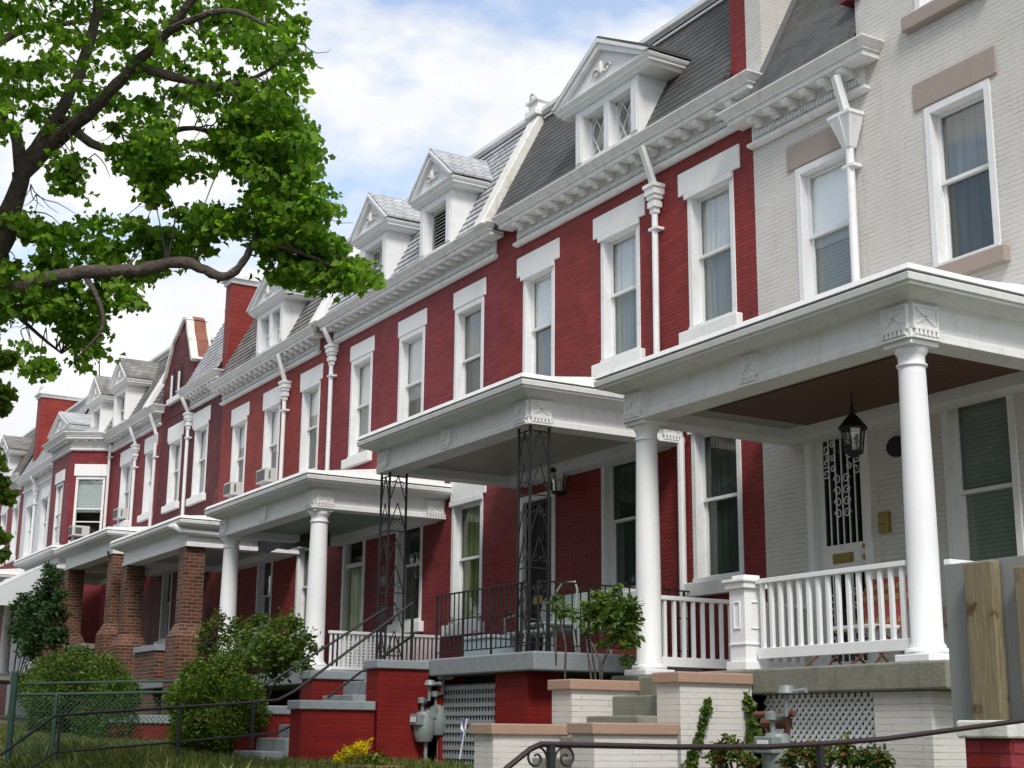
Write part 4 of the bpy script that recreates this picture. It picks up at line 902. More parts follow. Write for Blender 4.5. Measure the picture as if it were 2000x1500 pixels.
P = at_y(1667, 865, 10.3); lantern(P[0], P[1], P[2]-.13, 'black lantern hanging on a chain from the brown porch ceiling', True, .86)
P = at_y(1092, 960, D-.18); lantern(P[0], P[1], P[2]-.05, 'black wall lantern beside the dark door of the red house porch', False, 1.0)
# gas meters
def gas_meter(x, y, zg, label, s=1.0):
    t = thing('gas_meter', (x, y, zg), label, 'gas meter', 'gas meters at the porch fronts'); m = MB()
    m.lathe(x, y, [(.0, zg+.3), (.1*s, zg+.32), (.13*s, zg+.4), (.14*s, zg+.58), (.1*s, zg+.68), (.04, zg+.7), (.0, zg+.7)], 16); m.build('body', GREYM, t, smooth=True)
    m = MB(); m.box(x-.12, x+.12, y-.16, y-.05, zg+.52, zg+.66); m.build('dial_box', GREYM, t, .01)
    m = MB(); m.box(x-.07, x+.07, y-.166, y-.16, zg+.56, zg+.63); m.build('dial', LINT, t)
    m = MB(); m.tube([(x+.02, y+.02, zg-.05), (x+.02, y+.02, zg+.32)], .025, 8); m.build('riser', GREYM, t, smooth=True); m = MB(); m.tube([(x-.05, y, zg+.66), (x-.05, y, zg+.82), (x+.12, y, zg+.84), (x+.14, y, zg+1.02), (x+.34, y+.04, zg+1.04)], .025, 8)
    m.lathe(x-.05, y, [(0, zg+.78), (.07, zg+.8), (.07, zg+.86), (0, zg+.88)], 10); m.lathe(x+.14, y, [(0, zg+1.0), (.08, zg+1.02), (.06, zg+1.08), (0, zg+1.09)], 10); m.build('pipe', GREYM, t, smooth=True)
P = at_y(828, 1420, 8.75); gas_meter(P[0], P[1], P[2]-.5, 'grey gas meter against the red stair wall, left of the pair')
P = at_y(850, 1415, 8.95); gas_meter(P[0]+.06, P[1], P[2]-.45, 'grey gas meter in front of the grey lattice, right of the pair')
P = at_y(1518, 1448, 8.45); gas_meter(P[0], P[1], P[2]-.62, 'grey gas meter among low shrubs before the white lattice')
t = thing('gas_riser', (P[0], 8.7, .1), 'rusty gas regulator and pipe in front of the white lattice', 'gas pipe')
m = MB(); a = at_y(1475, 1396, 8.6); b = at_y(1552, 1394, 8.6); m.tube([a, b], .028, 8); c = at_y(1492, 1412, 8.6); d = at_y(1540, 1412, 8.6)
m.tube([c, d], .05, 8); m.tube([at_y(1500, 1400, 8.6), at_y(1502, 1450, 8.6)], .03, 8); m.tube([at_y(1538, 1400, 8.6), at_y(1537, 1450, 8.6)], .025, 8); m.build('pipework', RUST, t, smooth=True)
# grey screen and posts at the neighbour's steps, right edge
t = thing('privacy_screen', (-6.6, 7.62, .05), 'grey panel screen with knotty timber posts at the right edge', 'fence')
a = at_y(1847, 1103, 7.6); b = at_y(1862, 1415, 7.6); 
m = MB(); m.box(a[0]-.02, -6.1, 7.6, 7.63, b[2]-.02, a[2]); m.build('panel', flatm('grey_panel', (.235, .25, .245), .45, .1, 0, .08, 3), t, .004)
m = MB(); a = at_y(1880, 1100, 7.5); b = at_y(1940, 1100, 7.5); m.box(a[0], b[0]-.02, 7.5, 7.59, .0, a[2]); m.build('post', WOOD, t, .012)
m = MB(); a = at_y(1978, 1106, 7.5); m.box(a[0], a[0]+.28, 7.5, 7.59, .0, a[2]); m.build('post', WOOD, t, .012)
t = thing('stair_cheek_wall', (-6.2, 7.1, -.8), 'red brick step wall with chipped white cap at the lower right corner', 'wall')
a = at_y(1884, 1430, 7.0); m = MB(); m.box(a[0], a[0]+.34, 7.0, 9, -1.0, .0); m.build('wall', brick('red_step_brick', (.26, .02, .014), (.13, .015, .012), bw=.24, rh=.085, ms=.008, spread=((.2, .015, .012), (.3, .04, .06))), t)
m = MB(); m.box(a[0]-.03, a[0]+.37, 6.96, 9, .0, .105); m.build('cap', paint('chipped_white', (.62, .62, .58), .1, (.2, .19, .16), .8), t, .014)
# handrail with scrolls in front (neighbour's garden steps)
t = thing('garden_handrail', (-5.2, 4.2, -1.2), 'dark curved iron handrail with two scrolls in the near foreground', 'handrail', None)
pts = [at_x(x, y, -5.2) for x, y in ((960, 1530), (990, 1500), (1036, 1463), (1056, 1453.5), (1080, 1454), (1320, 1459), (1500, 1458.5), (1595, 1453.5), (1730, 1443), (1880, 1423), (2000, 1407), (2150, 1384))]
m = MB(); m.tube(pts, .0125, 8); m.build('rail', IRONR, t, smooth=True)
for px, w_ in ((1076, .028), (1602, .026)):
    m = MB(); a = at_x(px, 1456, -5.2); m.beam(tuple(a), (a[0], a[1], a[2]-1.2), w_); m.build('baluster_post', IRON, t)
a = at_x(1076, 1456, -5.2)
for s_ in (-1, 1):
    m = MB(); c = at_x(1076+s_*29, 1481, -5.2); r0 = .075
    q = [(c[0], c[1]+s_*(-1)*(-1)*0+ (s_*.0)+ r0*math.cos(tt)*(1-(tt/14)), c[2]+r0*math.sin(tt)*(1-(tt/14))) for tt in (np.linspace(math.pi*.95, -math.pi*1.9, 26) if s_ > 0 else np.linspace(math.pi*.05, math.pi*2.9, 26))]
    q = [(p[0], p[1], p[2]) for p in q]
    # spiral shrinking from the outside in
    th = np.linspace(0, 8.6, 30); q = [(c[0], c[1]+s_*(-.052*math.cos(u)*(1-u/11)), c[2]+.052*math.sin(u)*(1-u/11)) for u in th]
    st = [(a[0], a[1], a[2]-.16), ]
    m.tube(q, .005, 6); m.build('scroll', IRON, t, smooth=True)
# handrail pair on the red house steps
t = thing('stair_handrail', (-17.6, 7, -.6), 'black iron handrail climbing the red brick steps from the walk', 'handrail')
def rail_pts(l, X): return [at_x(x, y, X) for x, y in l]
m = MB(); m.tube(rail_pts([(0, 1475), (107, 1398), (180, 1392), (450, 1375), (543, 1367), (575, 1350), (807, 1177)], -17.7), .018, 8)
m.tube(rail_pts([(60, 1500), (107, 1470), (450, 1440), (543, 1431), (577, 1413)], -17.7), .014, 6)
m.tube(rail_pts([(640, 1363), (705, 1312), (722, 1308)], -17.7), .016, 6); m.build('rail', IRON, t, smooth=True)
for px, y0, y1 in ((118, 1397, 1480), (352, 1383, 1500), (495, 1371, 1462), (806, 1177, 1290)):
    a = at_x(px, y0, -17.7); b = at_x(px, y1, -17.7); m = MB(); m.beam(tuple(a), (a[0], a[1], min(b[2], a[2]-.5) if px < 700 else b[2]), .032); m.build('post', IRON, t)
m = MB(); m.tube(rail_pts([(500, 1347), (540, 1325), (755, 1187)], -18.55), .017, 8); q = at_x(745, 1192, -18.55)
m.beam(tuple(q), (q[0], q[1], .8), .03); m.tube(rail_pts([(740, 1288), (808, 1240)], -18.0), .02, 6); m.build('far_rail', IRON, t, smooth=True)
# chain link fence between the yards at the left
t = thing('chain_link_fence', (-20.6, 5.5, -.3), 'green chain link fence between the yards in front of the hedges', 'fence')
FX = -20.6
for px, y0, y1, r_ in ((30, 1312, 1520, .045), (110, 1357, 1445, .03)):
    a = at_x(px, y0, FX); m = MB(); m.tube([tuple(a), (a[0], a[1], a[2]-1.15)], r_, 10); m.lathe(a[0], a[1], [(0, a[2]+.03), (r_, a[2]+.01), (r_*1.15, a[2]-.02)], 10); m.build('post', GREENM, t, smooth=True)
m = MB(); m.tube([at_x(30, 1357, FX), at_x(330, 1352, FX)], .02, 6); m.tube([at_x(50, 1335, FX), at_x(340, 1330, FX)], .016, 6); m.build('top_rail', GREENM, t, smooth=True)
m = MB(); a = at_x(30, 1357, FX); b = at_x(330, 1352, FX); H_ = .8; Lf = b[1]-a[1]; s_ = .07; u = -H_
while u < Lf:
    for sg in (1, -1):
        y0, y1 = max(0, u), min(Lf, u+H_); z0, z1 = y0-u, y1-u
        if sg < 0: z0, z1 = H_-z0, H_-z1
        m.beam((FX, a[1]+y0, a[2]-H_+z0), (FX, a[1]+y1, a[2]-H_+z1), .006)
    u += s_
m.build('mesh', GREENM, t)
# porch furniture
t = thing('porch_glider', (-16.1, 10.2, .93), 'pale green metal glider bench on the porch behind the iron railing', 'bench')
m = MB(); m.box(-16.9, -15.2, 9.9, 10.4, 1.25, 1.31); m.build('seat', PALEG, t, .02); m = MB(); m.ext('x', [(10.38, 1.34), (10.5, 1.8), (10.54, 1.8), (10.42, 1.34)], -16.9, -15.2); m.build('backrest', PALEG, t, .015)
for xx in (-16.95, -15.18): m = MB(); m.tube([(xx, 9.95, .93), (xx, 9.93, 1.5), (xx, 10.1, 1.55), (xx, 10.45, 1.5), (xx, 10.42, .93)], .02, 6); m.build('arm_frame', PALEG, t, smooth=True)
t = thing('metal_chair', (-16.9, 9.6, .93), 'hoop-backed metal porch chair behind the iron corner post', 'chair')
P = at_y(1080, 1200, 9.75); cx_, cy_ = P[0], 9.7
m = MB(); m.box(cx_-.24, cx_+.24, cy_-.22, cy_+.22, 1.3, 1.34); m.build('seat', PALEG, t, .03)
m = MB(); m.tube([(cx_-.24, cy_+.2, 1.3), (cx_-.25, cy_+.25, 1.75), (cx_-.15, cy_+.28, 1.86), (cx_+.15, cy_+.28, 1.86), (cx_+.25, cy_+.25, 1.75), (cx_+.24, cy_+.2, 1.3)], .014, 6); m.build('back_hoop', PALEG, t, smooth=True)
for sx in (-1, 1):
    for sy in (-1, 1): m = MB(); m.tube([(cx_+sx*.22, cy_+sy*.2, 1.3), (cx_+sx*.25, cy_+sy*.24, .93)], .014, 6); m.build('leg', PALEG, t)
t = thing('storage_box', (-18.2, 9.6, .93), 'pale blue storage box on the red house porch left of the post', 'box')
P = at_y(955, 1260, 9.8); m = MB(); m.box(P[0]-.35, P[0]+.35, 9.6, 10.1, .93, 1.22); m.build('body', flatm('pale_blue_plastic', (.3, .38, .42), .5), t, .02); m = MB(); m.box(P[0]-.37, P[0]+.37, 9.58, 10.12, 1.22, 1.27); m.build('lid', flatm('pale_lid', (.4, .46, .48), .5), t, .015)
t = thing('folding_chair', (-10.2, 10.4, .6), 'folding lounge chair with a striped red back on the grey house porch', 'chair')
P = at_y(1738, 1140, 10.3); x = P[0]; m = MB(); m.ext('x', [(10.1, 1.02), (10.3, 1.5), (10.33, 1.5), (10.13, 1.02)], x-.3, x+.3); 
def _stripe():
    m_, t_, o_ = newmat('striped_cloth'); s = t_.nodes.new('ShaderNodeSeparateXYZ'); t_.links.new(pos(t_), s.inputs[0])
    v = mathn(t_, 'FRACT', mathn(t_, 'MULTIPLY', s.outputs[2], 9)); w_ = mathn(t_, 'FRACT', mathn(t_, 'MULTIPLY', s.outputs[0], 7))
    a = mixc(t_, mathn(t_, 'GREATER_THAN', v, .5), (.25, .05, .03), (.28, .2, .06)); a = mixc(t_, mathn(t_, 'GREATER_THAN', w_, .6), a, (.3, .05, .04)); princ(t_, o_, a, .8); return m_
m.build('backrest', _stripe(), t); m = MB(); m.box(x-.3, x+.3, 9.75, 10.15, .98, 1.02); m.build('seat', LINT, t, .01)
for s_ in (-.31, .31): m = MB(); m.tube([(x+s_, 9.7, .6), (x+s_, 10.15, 1.05), (x+s_, 10.32, 1.52)], .012, 5); m.tube([(x+s_, 10.35, .6), (x+s_, 9.8, 1.0)], .012, 5); m.tube([(x+s_, 9.4, .6), (x+s_, 9.75, .82), (x+s_, 10, .6)], .012, 5); m.build('frame', RUST, t)
# flower pot, pinwheel, antenna
def flower(label, pxs, Y, mat, n, seed):
    pass
t = thing('flower_planter', (-18, 8.2, -.35), 'terracotta planter with yellow and dark red flowers by the red stair wall', 'planter')
P = at_y(715, 1500, 7.4); ORG[t.name] = np.array(t.location)
m = MB(); cx_, cy_, z_ = P[0], 7.4, P[2]; m.box(cx_-.33, cx_+.45, cy_-.16, cy_+.16, z_-.1, z_+.03); m.box(cx_-.36, cx_+.48, cy_-.19, cy_+.19, z_+.0, z_+.035); m.build('pot', TERRA, t, .02)
g = np.random.default_rng(3)
leaves('foliage', blob((cx_+.1, cy_, z_+.08), (.45, .2, .12), 260, g, .1), .07, LH, t, seed=4)
pt = []
for px, py in ((664, 1482), (655, 1490), (672, 1470), (680, 1465), (692, 1462), (702, 1458), (712, 1460), (688, 1470), (697, 1472), (706, 1470), (660, 1478), (677, 1478), (652, 1488), (716, 1452), (700, 1452), (685, 1486), (668, 1490)):
    c = at_y(px, py, cy_+g.uniform(-.12, .12)); pt.append(blob(c, (.045, .045, .045), 26, g, .5))
leaves('yellow_blossom', np.concatenate(pt), .05, YEL, t, seed=5, droop=0)
pt = [blob(at_y(px, py, cy_), (.04, .04, .04), 12, g, .5) for px, py in ((728, 1462), (738, 1468), (722, 1472), (745, 1462))]
leaves('red_blossom', np.concatenate(pt), .045, REDP, t, seed=6, droop=0)
t = thing('garden_pinwheel', (-16, 8.3, -.3), 'purple and white pinwheel on a stick in front of the grey lattice', 'pinwheel')
a = at_y(898, 1482, 8.2); b = at_y(912, 1405, 8.2); m = MB(); m.tube([tuple(a), tuple(b)], .012, 6); m.build('stick', COLW, t)
c = (a*.35+b*.65); 
for k in range(6):
    ang = k*math.pi/3; m = MB(); u = Vector((math.cos(ang)*.05, -.01, math.sin(ang)*.2)); v = Vector((math.cos(ang+.7)*.05, -.03, math.sin(ang+.7)*.15)); cc_ = Vector(c)
    m.add([cc_, cc_+u, cc_+v], [(0, 1, 2)]); m.build('vane', flatm('purple_foil', (.12, .08, .35), .3) if k % 2 else COLW, t)
t = thing('roof_antenna', (-50, 12.5, 9.6), 'thin vertical antenna mast rising from the far roofs', 'antenna'); m = MB(); a = at_y(194, 735, 11.9); b = at_y(193, 540, 11.9); m.tube([tuple(a), tuple(b)], .02, 5); m.build('mast', IRON, t)
t = thing('porch_awning_roll', (-26, 10, 3), 'dark striped awning hanging between the orange red and plum red porches', 'awning')
m = MB(); q = [at_y(x, y, 10.4) for x, y in ((487, 1043), (642, 1040), (642, 1066), (620, 1064), (600, 1070), (580, 1067), (560, 1074), (540, 1071), (520, 1080), (500, 1078))]
m.ext('y', [(p[0], p[2]) for p in q], 10.4, 10.43); m.build('valance', AWN, t)
# ================================================================ plants
def plant(name, label, cat, base, blobs, n, size, mat, seed, tm=T_OVAL, stems=None, droop=.2, group=None, shell=.5, stemr=.012, mat2=None, frac2=0, nst=8, core=None):
    t = thing(name, base, label, cat, group); g = np.random.default_rng(seed)
    tot = sum(b[1][0]*b[1][2] for b in blobs); P_ = [blob(c, r, int(n*r[0]*r[2]/tot), g, shell) for c, r in blobs]; P_ = np.concatenate(P_)
    P_ = P_+g.normal(size=P_.shape)*size*.4
    if mat2: k = g.random(len(P_)) < frac2; leaves('red_leaves', P_[k], size, mat2, t, tm, droop, seed=seed+1); P_ = P_[~k]
    leaves('foliage', P_, size, mat, t, tm, droop, seed=seed)
    m = MB(); 
    for c, r in blobs[:nst]:
        mid = [(base[0]+c[0])/2+g.uniform(-.05, .05), (base[1]+c[1])/2, base[2]+(c[2]-base[2])*.6]
        m.tube([base, mid, tuple(c)], [stemr*1.6, stemr, stemr*.5], 5)
    for s_ in (stems or []): m.tube(s_, stemr, 5)
    m.build('stem', BARK, t)
    if core is not None:
        c0, r0 = core; d = g.normal(size=(46, 3)); d[:, 2] = abs(d[:, 2])*.8; d /= np.linalg.norm(d, axis=1)[:, None]
        sp = np.concatenate([blob(np.array(c0)+q*np.array(r0)*g.uniform(1.0, 1.13), (r0[0]*.07, r0[0]*.07, r0[0]*.1), 34, g, .1) for q in d]); leaves('stray_shoots', sp, size, mat, t, tm, -.5, seed=seed+5)
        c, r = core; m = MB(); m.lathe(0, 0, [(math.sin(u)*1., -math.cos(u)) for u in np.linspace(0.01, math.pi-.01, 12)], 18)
        m.v = [(c[0]+x*r[0]*.74*(1+.1*math.sin(5*y+3*z)), c[1]+y*r[1]*.74, c[2]+z*r[2]*.74) for x, y, z in m.v]; m.build('inner_mass', flatm('dark_bush_core', (.012, .02, .008), .95), t, smooth=True)  # solid near-black core fills the bush inside its leaves
    return t
def px_blob(px, py, rpx, Y, ry=1.0, squash=1.0):
    c = at_y(px, py, Y); dep = float(c@fw); r = rpx*dep/F; return (tuple(c), (r, r*ry, r*squash))
# two clipped hedges
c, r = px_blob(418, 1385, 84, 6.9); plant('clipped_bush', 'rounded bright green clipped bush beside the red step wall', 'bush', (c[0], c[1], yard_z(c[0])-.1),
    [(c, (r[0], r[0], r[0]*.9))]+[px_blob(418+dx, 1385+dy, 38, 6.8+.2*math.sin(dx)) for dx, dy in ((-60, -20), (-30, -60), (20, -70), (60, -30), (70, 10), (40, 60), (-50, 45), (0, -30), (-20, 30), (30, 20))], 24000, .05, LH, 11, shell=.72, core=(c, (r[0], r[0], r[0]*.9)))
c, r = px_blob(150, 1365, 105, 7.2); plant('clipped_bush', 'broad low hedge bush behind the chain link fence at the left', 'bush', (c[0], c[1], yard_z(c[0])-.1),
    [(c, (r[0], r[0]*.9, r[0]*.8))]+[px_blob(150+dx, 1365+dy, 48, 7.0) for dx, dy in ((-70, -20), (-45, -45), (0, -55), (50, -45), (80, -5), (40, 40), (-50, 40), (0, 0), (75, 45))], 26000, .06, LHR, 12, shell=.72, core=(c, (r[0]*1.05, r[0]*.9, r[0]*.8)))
# looser shrubs before the plum house porch
pl = [(550, 1235, 42), (520, 1262, 40), (575, 1275, 38), (480, 1250, 30), (460, 1225, 22), (540, 1300, 36), (490, 1290, 34), (600, 1240, 16), (575, 1215, 18), (595, 1300, 20), (500, 1215, 20), (610, 1265, 14), (450, 1280, 26)]
plant('rose_shrub', 'loose leafy shrub in front of the plum house porch columns', 'shrub', (-22.3, 8.4, -.2), [px_blob(x, y, r, 8.2+.4*math.sin(x)) for x, y, r in pl], 3600, .075, LRS, 13, shell=.2)
pl = [(415, 1230, 26), (405, 1265, 26), (430, 1205, 14), (440, 1250, 20), (395, 1240, 14), (425, 1285, 24)]
plant('rose_shrub', 'small reddish green shrub between the brick pillar and white column', 'shrub', (-25.2, 8.4, -.1), [px_blob(x, y, r, 8.4) for x, y, r in pl], 1100, .075, LRS, 14, shell=.25, mat2=LRD, frac2=.35)
pl = [(45, 1190, 24), (40, 1230, 26), (100, 1130, 22), (90, 1165, 32), (65, 1200, 32), (105, 1200, 30), (75, 1240, 34), (110, 1245, 26), (50, 1170, 16), (120, 1160, 14), (95, 1110, 12), (60, 1270, 24)]
plant('dark_shrub', 'tall dark evergreen shrub beside the far brick pillar', 'shrub', (-38.2, 8.1, .3), [px_blob(x, y, r, 8.0) for x, y, r in pl], 8500, .09, LDK, 15, shell=.25)
pl = [(1140, 1205, 9), (1150, 1230, 8), (1168, 1160, 9), (1205, 1150, 8), (1165, 1222, 10), (1180, 1255, 8), (1180, 1175, 20), (1205, 1190, 24), (1225, 1210, 26), (1210, 1235, 22), (1160, 1195, 14), (1150, 1185, 12), (1230, 1180, 18), (1190, 1210, 16), (1232, 1250, 16), (1225, 1290, 10)]
B = at_y(1172, 1330, 8.5); B = tuple(B)
plant('young_tree', 'small leafy sapling growing beside the left porch column', 'sapling', (B[0], B[1], B[2]-.6), [px_blob(x, y, r, 8.6) for x, y, r in pl], 2600, .062, LR, 16, nst=2, shell=.2, stems=[[(B[0], B[1], B[2]-.6), tuple(at_y(1172, 1290, 8.5)), tuple(at_y(1155, 1255, 8.5))], [(B[0], B[1], B[2]-.6), tuple(at_y(1176, 1300, 8.5)), tuple(at_y(1184, 1278, 8.5)), tuple(at_y(1200, 1240, 8.6))]])
pl = [(1088, 1175, 9), (1095, 1195, 9), (1105, 1190, 6), (1080, 1190, 6), (1118, 1205, 6)]
plant('young_tree', 'thin spindly sapling in front of the iron railing', 'sapling', (at_y(1100, 1330, 8.6)[0], 8.6, -.2), [px_blob(x, y, r, 8.6) for x, y, r in pl], 190, .06, LR, 17, nst=0, shell=.2, stems=[[(at_y(1100, 1330, 8.6)[0], 8.6, -.2), tuple(at_y(1105, 1260, 8.6)), tuple(at_y(1090, 1190, 8.6))], [tuple(at_y(1086, 1300, 8.6)), tuple(at_y(1085, 1200, 8.6))]])
# ivy and low barberry before the grey house
def vine(label, pts_, Y, n, seed):
    t = thing('climbing_ivy', tuple(at_y(*pts_[-1][:2], Y)), label, 'ivy', 'ivy on the grey house'); g = np.random.default_rng(seed)
    P_ = [blob(at_y(x, y, Y-.03), (r*.0048, .05, r*.0048), int(n*r/sum(q[2] for q in pts_)), g, .1) for x, y, r in pts_]
    leaves('foliage', np.concatenate(P_), .055, LR, t, T_MAPLE, .6, seed=seed); m = MB(); m.tube([tuple(at_y(x, y, Y)) for x, y, r in pts_], .008, 4); m.build('stem', BARK, t)
vine('ivy hanging from the stone porch slab beside the white lattice', [(1450, 1350, 10), (1460, 1365, 10), (1466, 1385, 10), (1468, 1405, 12), (1470, 1425, 14), (1472, 1445, 16)], 8.8, 330, 21)
X0 = -10.58
t = thing('climbing_ivy', (X0, 8.3, -.5), 'narrow ivy shoot climbing the grey step wall', 'ivy', 'ivy on the grey house'); g = np.random.default_rng(22)
q = [(1383, 1370, 6), (1380, 1385, 10), (1376, 1400, 11), (1370, 1418, 10), (1366, 1435, 11), (1360, 1455, 12), (1355, 1475, 16), (1350, 1495, 18)]
leaves('foliage', np.concatenate([blob(at_x(x, y, X0), (.03, r*.0045, r*.0045), int(r*3.2), g, .1) for x, y, r in q]), .05, LR, t, T_MAPLE, .6, seed=23)
m = MB(); m.tube([tuple(at_x(x, y, X0)) for x, y, r in q], .008, 4); m.build('stem', BARK, t)
pl = [(1405, 1462, 16), (1425, 1450, 14), (1440, 1470, 20), (1410, 1485, 20), (1460, 1490, 20), (1395, 1475, 12)]
plant('barberry_shrub', 'low red-tipped shrub in front of the grey step wall', 'shrub', (at_y(1425, 1500, 8.2)[0], 8.2, -.6), [px_blob(x, y, r, 8.2) for x, y, r in pl], 1000, .05, LR, 24, shell=.2, mat2=LRD, frac2=.5)
pl = [(1560, 1470, 18), (1590, 1460, 16), (1620, 1475, 20), (1650, 1455, 14), (1655, 1480, 22), (1690, 1480, 22), (1720, 1475, 14), (1540, 1485, 16), (1590, 1490, 22), (1720, 1492, 20)]
plant('barberry_shrub', 'low mixed green and red shrub below the white lattice', 'shrub', (at_y(1640, 1500, 8.3)[0], 8.3, -.6), [px_blob(x, y, r, 8.3) for x, y, r in pl], 1700, .05, LR, 25, shell=.2, mat2=LRD, frac2=.35)
# grass
def grass(name, n, seed, area, size=.1):
    g = np.random.default_rng(seed); x = g.uniform(area[0], area[1], n); y = g.uniform(area[2], area[3], n)
    P_ = np.stack([x, y, np.array([gz(a, b) for a, b in zip(x, y)])-.01], 1)
    tm = np.array([(-.06, 0), (.06, 0), (.05, .5), (0, 1), (-.05, .5)])
    o = leaves(name, P_, size, leafmat('grass_blade', (.06, .10, .02), (.24, .23, .08), .2), None, tm, droop=-1.6, org=np.array([area[0], area[2], 0]), seed=seed)
    return tag(o, kind='stuff')
o = grass('grass', 75000, 31, (-34, -5.5, 3.4, 8.8), .085); tag(o, 'short ragged lawn grass over the front yards', 'grass')
o = grass('tall_weeds', 4500, 33, (-34, -14, 4.2, 5.3), .17); tag(o, 'taller dry grass along the top of the yard bank', 'grass')
# ================================================================ street trees
def tube_limb(m, pts, r0, r1, n=8):
    pts = [Vector(p) for p in pts]; out = []
    for i in range(len(pts)-1):
        a = pts[max(i-1, 0)]; b = pts[i]; c = pts[i+1]; d = pts[min(i+2, len(pts)-1)]
        for k in range(4):
            t = k/4; out.append(.5*((2*b)+(c-a)*t+(2*a-5*b+4*c-d)*t*t+(3*b-a-3*c+d)*t**3))
    out.append(pts[-1]); n_ = len(out)
    if r0 > .012: out = [Vector(p)+Vector((random.uniform(-1, 1), random.uniform(-1, 1), random.uniform(-1, 1)))*(r0+(r1-r0)*i/n_)*.16 for i, p in enumerate(out)]
    m.tube(out, [(r0+(r1-r0)*i/(n_-1))*random.uniform(.9, 1.1) for i in range(n_)], n); return out
TB = at_d(-190, 1500, 13.3); TB = (TB[0], TB[1], -1.6)
tree = thing('maple_tree', TB, 'big spreading maple overhanging the upper left of the street', 'tree')
DP = 13.6
def pd(x, y, d=0.): return tuple(at_d(x, y, DP+d))
m = MB(); SK = []
def limb(pts, r0, r1, n=8): o = tube_limb(m, pts, r0, r1, n); SK.extend([np.array(p) for p in o]); return o
limb([TB, pd(-150, 1100), pd(-90, 750), pd(-20, 520), pd(20, 420), pd(42, 340)], .2, .08, 14)
limb([pd(42, 340), pd(70, 290), pd(115, 225, .2), pd(160, 130, .4), pd(190, 20, .6), pd(200, -160, .8)], .075, .04)
limb([pd(42, 340), pd(90, 290), pd(150, 240, -.2), pd(200, 195, -.4), pd(260, 130, -.6), pd(330, 60, -.8), pd(420, -60, -1)], .085, .03)
limb([pd(42, 340), pd(30, 260), pd(0, 225, .3), pd(-60, 120, .6), pd(-80, -60, .9)], .07, .03)
limb([pd(-110, 800), pd(-60, 640), pd(0, 582, -.3), pd(80, 548, -.5), pd(160, 532, -.6), pd(270, 528, -.7), pd(340, 512, -.7), pd(390, 522, -.7), pd(436, 540, -.7), pd(468, 522, -.7), pd(492, 480, -.7), pd(505, 445, -.6), pd(530, 400, -.5), pd(548, 340, -.5)], .085, .013, 10)
limb([pd(260, 130, -.6), pd(340, 150, -.7), pd(420, 170, -.7), pd(500, 150, -.7), pd(560, 110, -.7)], .05, .012)
limb([pd(115, 225, .2), pd(200, 290, .1), pd(290, 270, .1), pd(380, 250, .2), pd(470, 290, .2), pd(560, 320, 0)], .045, .012)
limb([pd(492, 480, -.7), pd(530, 478, -.7), pd(580, 490, -.7), pd(650, 520, -.6), pd(700, 532, -.6)], .03, .008)
limb([pd(160, 532, -.6), pd(190, 580, -.7), pd(200, 640, -.8), pd(150, 700, -.8)], .03, .008); limb([pd(0, 582, -.3), pd(60, 640, -.2), pd(120, 690, 0)], .03, .008)
limb([pd(390, 40, -.8), pd(400, 90, -.6), pd(425, 140, -.6)], .02, .008); limb([pd(436, 540, -.7), pd(425, 552, -.7), pd(428, 535, -.7)], .012, .008)
limb([pd(-60, 120, .6), pd(40, 60, 1.2), pd(160, 40, 1.6), pd(300, 0, 1.6)], .05, .015); limb([pd(330, 60, -.8), pd(440, 20, -1.4), pd(520, 50, -1.4)], .04, .012)
g = np.random.default_rng(41)
polys = [  # leaf masses seen against the sky, (outline in photo pixels, depth range, clumps)
 ([(-300, -420), (560, -420), (585, 30), (600, 100), (600, 150), (592, 205), (575, 250), (480, 300), (430, 325), (370, 330), (300, 320), (255, 290), (215, 250), (150, 240), (110, 280), (60, 250), (0, 255), (-80, 300), (-300, 300)], (-1.2, 1.5), 760),
 ([(470, 200), (560, 180), (610, 265), (620, 350), (655, 430), (650, 470), (600, 470), (520, 440), (490, 395), (500, 350), (440, 320), (420, 280)], (-1.0, .5), 190),
 ([(235, 270), (330, 270), (360, 330), (330, 350), (300, 395), (285, 360), (250, 330), (225, 300)], (-.8, .6), 52),
 ([(102, 310), (150, 305), (160, 345), (170, 385), (130, 375), (105, 340)], (-.4, .2), 12),
 ([(-120, 420), (20, 410), (90, 425), (110, 470), (60, 470), (0, 440), (-100, 460)], (-.3, .5), 26),
 ([(385, 395), (440, 400), (500, 430), (560, 455), (640, 450), (665, 500), (728, 525), (735, 545), (680, 560), (600, 565), (540, 545), (520, 500), (480, 445), (420, 450), (400, 490), (375, 480)], (-.75, .1), 130),
 ([(130, 425), (200, 418), (260, 430), (330, 440), (370, 500), (340, 515), (280, 540), (250, 545), (210, 570), (195, 620), (200, 700), (160, 720), (120, 650), (60, 620), (0, 640), (-150, 640), (-150, 520), (0, 505), (70, 520), (100, 470)], (-.65, .7), 250),
 ([(220, 555), (255, 560), (270, 600), (240, 595)], (-.9, -.7), 6),
 ([(50, 670), (80, 670), (95, 720), (70, 735), (55, 710)], (-.7, -.5), 6),
 ([(325, 395), (350, 400), (355, 425), (340, 425)], (-.7, -.5), 2),
]
def inside(p, poly):
    x, y = p; c = False
    for i in range(len(poly)):
        x1, y1 = poly[i]; x2, y2 = poly[i-1]
        if (y1 > y) != (y2 > y) and x < (x2-x1)*(y-y1)/(y2-y1)+x1: c = not c
    return c
SKa = np.array(SK); LP = []; tw = MB(); cnt = 0
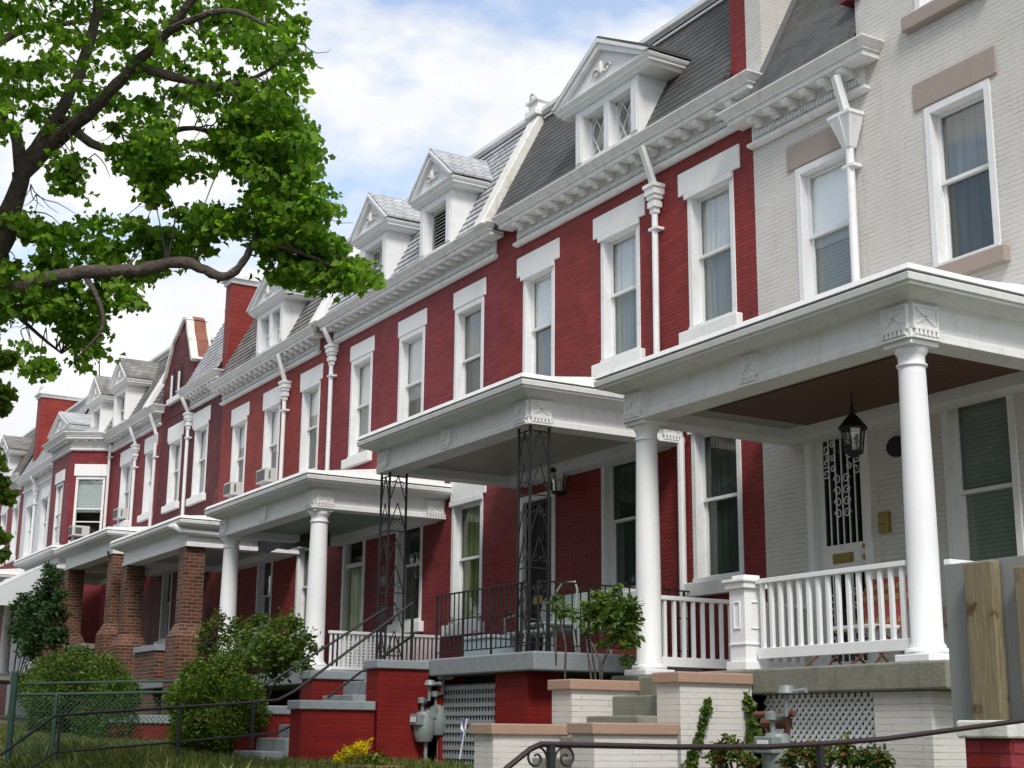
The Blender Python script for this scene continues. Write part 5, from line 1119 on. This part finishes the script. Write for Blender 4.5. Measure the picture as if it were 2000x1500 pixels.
for poly, (d0, d1), n in polys:
    xs_ = [p[0] for p in poly]; ys_ = [p[1] for p in poly]; k = 0
    while k < n:
        p = (g.uniform(min(xs_), max(xs_)), g.uniform(min(ys_), max(ys_)))
        if not inside(p, poly): continue
        k += 1; c = at_d(p[0], p[1], DP+g.uniform(d0, d1)); r = g.uniform(.09, .19)
        q = blob((0, 0, 0), (r*1.25, r*1.25, r*.55), int(g.uniform(26, 46)), g, .2); q[:, 2] -= (q[:, 0]**2+q[:, 1]**2)*1.0
        LP.append(c+q)
        dd = ((SKa-c)**2).sum(1); j = SKa[dd.argmin()]; dist = math.sqrt(dd.min())
        if dist < .9 and k % 4 == 0:
            mid = (j+c)/2+np.array([g.normal()*.08, g.normal()*.08, .12*dist]); tube_limb(tw, [tuple(j), tuple(mid), tuple(c)], .007+.003*dist, .003, 4)
m.build('trunk', BARK, tree, smooth=True); tw.build('twigs', BARK, tree, smooth=True)['kind'] = 'stuff'
# bare hanging twigs
tw = MB()
for a in ((165, 250), (185, 300), (60, 360), (610, 365), (640, 415), (595, 85), (300, 385), (50, 620), (90, 640), (230, 240), (70, 380)):
    p = np.array(pd(*a, -.3))
    for k in range(3):
        q = [p]; v = np.array([g.normal()*.04, g.normal()*.04, -.06])
        for s_ in range(4): v = v+g.normal(size=3)*.025; q.append(q[-1]+v)
        tw = MB(); tw.tube([tuple(x) for x in q], [.006, .005, .004, .003, .002], 4); tw.build('bare_twig', BARK, tree)
leaves('crown', np.concatenate(LP), .063, LM, tree, T_MAPLE, .75, .7, seed=42)
# second tree further along, only its tips in frame
t = thing('maple_tree', (at_d(-260, 1450, 17)[0], at_d(-260, 1450, 17)[1], -1.6), 'light green tree whose leaf tips show at the left edge', 'tree')
m = MB(); b = t.location; q0 = np.array(b)
DP2 = 17
def p2(x, y, d=0.): return tuple(at_d(x, y, DP2+d))
tube_limb(m, [tuple(b), p2(-260, 1100), p2(-230, 850), p2(-120, 800), p2(-20, 770)], .2, .02, 8); tube_limb(m, [p2(-245, 950), p2(-150, 920), p2(-30, 930)], .06, .015, 6); m.build('trunk', BARK, t, smooth=True)
LP = []
for x, y, r in ((10, 700, 20), (25, 695, 14), (-20, 700, 30), (5, 760, 16), (15, 770, 14), (8, 795, 12), (-30, 780, 40), (10, 970, 14), (20, 965, 12), (-15, 955, 26), (5, 940, 14), (-40, 900, 50), (-90, 820, 60), (-100, 700, 70), (-170, 760, 80), (-200, 900, 80), (-150, 620, 70), (5, 1080, 10), (-10, 1040, 16), (8, 1050, 8), (-260, 700, 100), (-60, 1010, 40)):
    c = at_d(x, y, DP2); rr = r*DP2/F; LP.append(blob(c, (rr, rr, rr*.8), int(14+r*r*.3), g, .1))
leaves('crown', np.concatenate(LP), .1, LM2, t, T_MAPLE, .6, seed=43)
# trees across the street: the windows mirror them and they close off the low sky
t0 = thing('street_tree', (-22, -10, -1.7), 'tall tree across the street, mirrored in the house windows', 'tree', 'trees across the street')
m = MB(); m.tube([(-22, -10, -1.7), (-22.1, -10, 3.5), (-21.9, -10.1, 9)], [.35, .28, .15], 8); m.build('trunk', BARK, t0)
c = []
for _ in range(150):
    d = g.normal(size=3); d /= np.linalg.norm(d); c.append(blob(np.array([-22, -10, 7.2])+d*g.uniform(.5, 1)*np.array([4.4, 3.6, 6.2])*(g.uniform(.75, 1)), (1, 1, .8), 60, g, .2))
leaves('crown', np.concatenate(c), .42, LFAR, t0, T_OVAL, .3, seed=44)
for x, y, s_ in ((-6, -12, 1.0), (-14, -11, .95), (-29, -11, 1.05), (-37, -10.5, 1.0), (-46, -11, 1.1), (-56, -10, 1), (3, -12, 1), (-66, -11, 1.1), (-18, -19, 1.2), (-33, -20, 1.2), (-50, -20, 1.2), (-4, -20, 1.2), (12, -16, 1.1)):
    c_ = t0.copy(); link(c_); c_.location = (x, y, -1.7); c_.rotation_euler = (0, 0, x); c_.scale = (s_, s_, s_)
    for ch in list(t0.children): k = ch.copy(); link(k); k.parent = c_
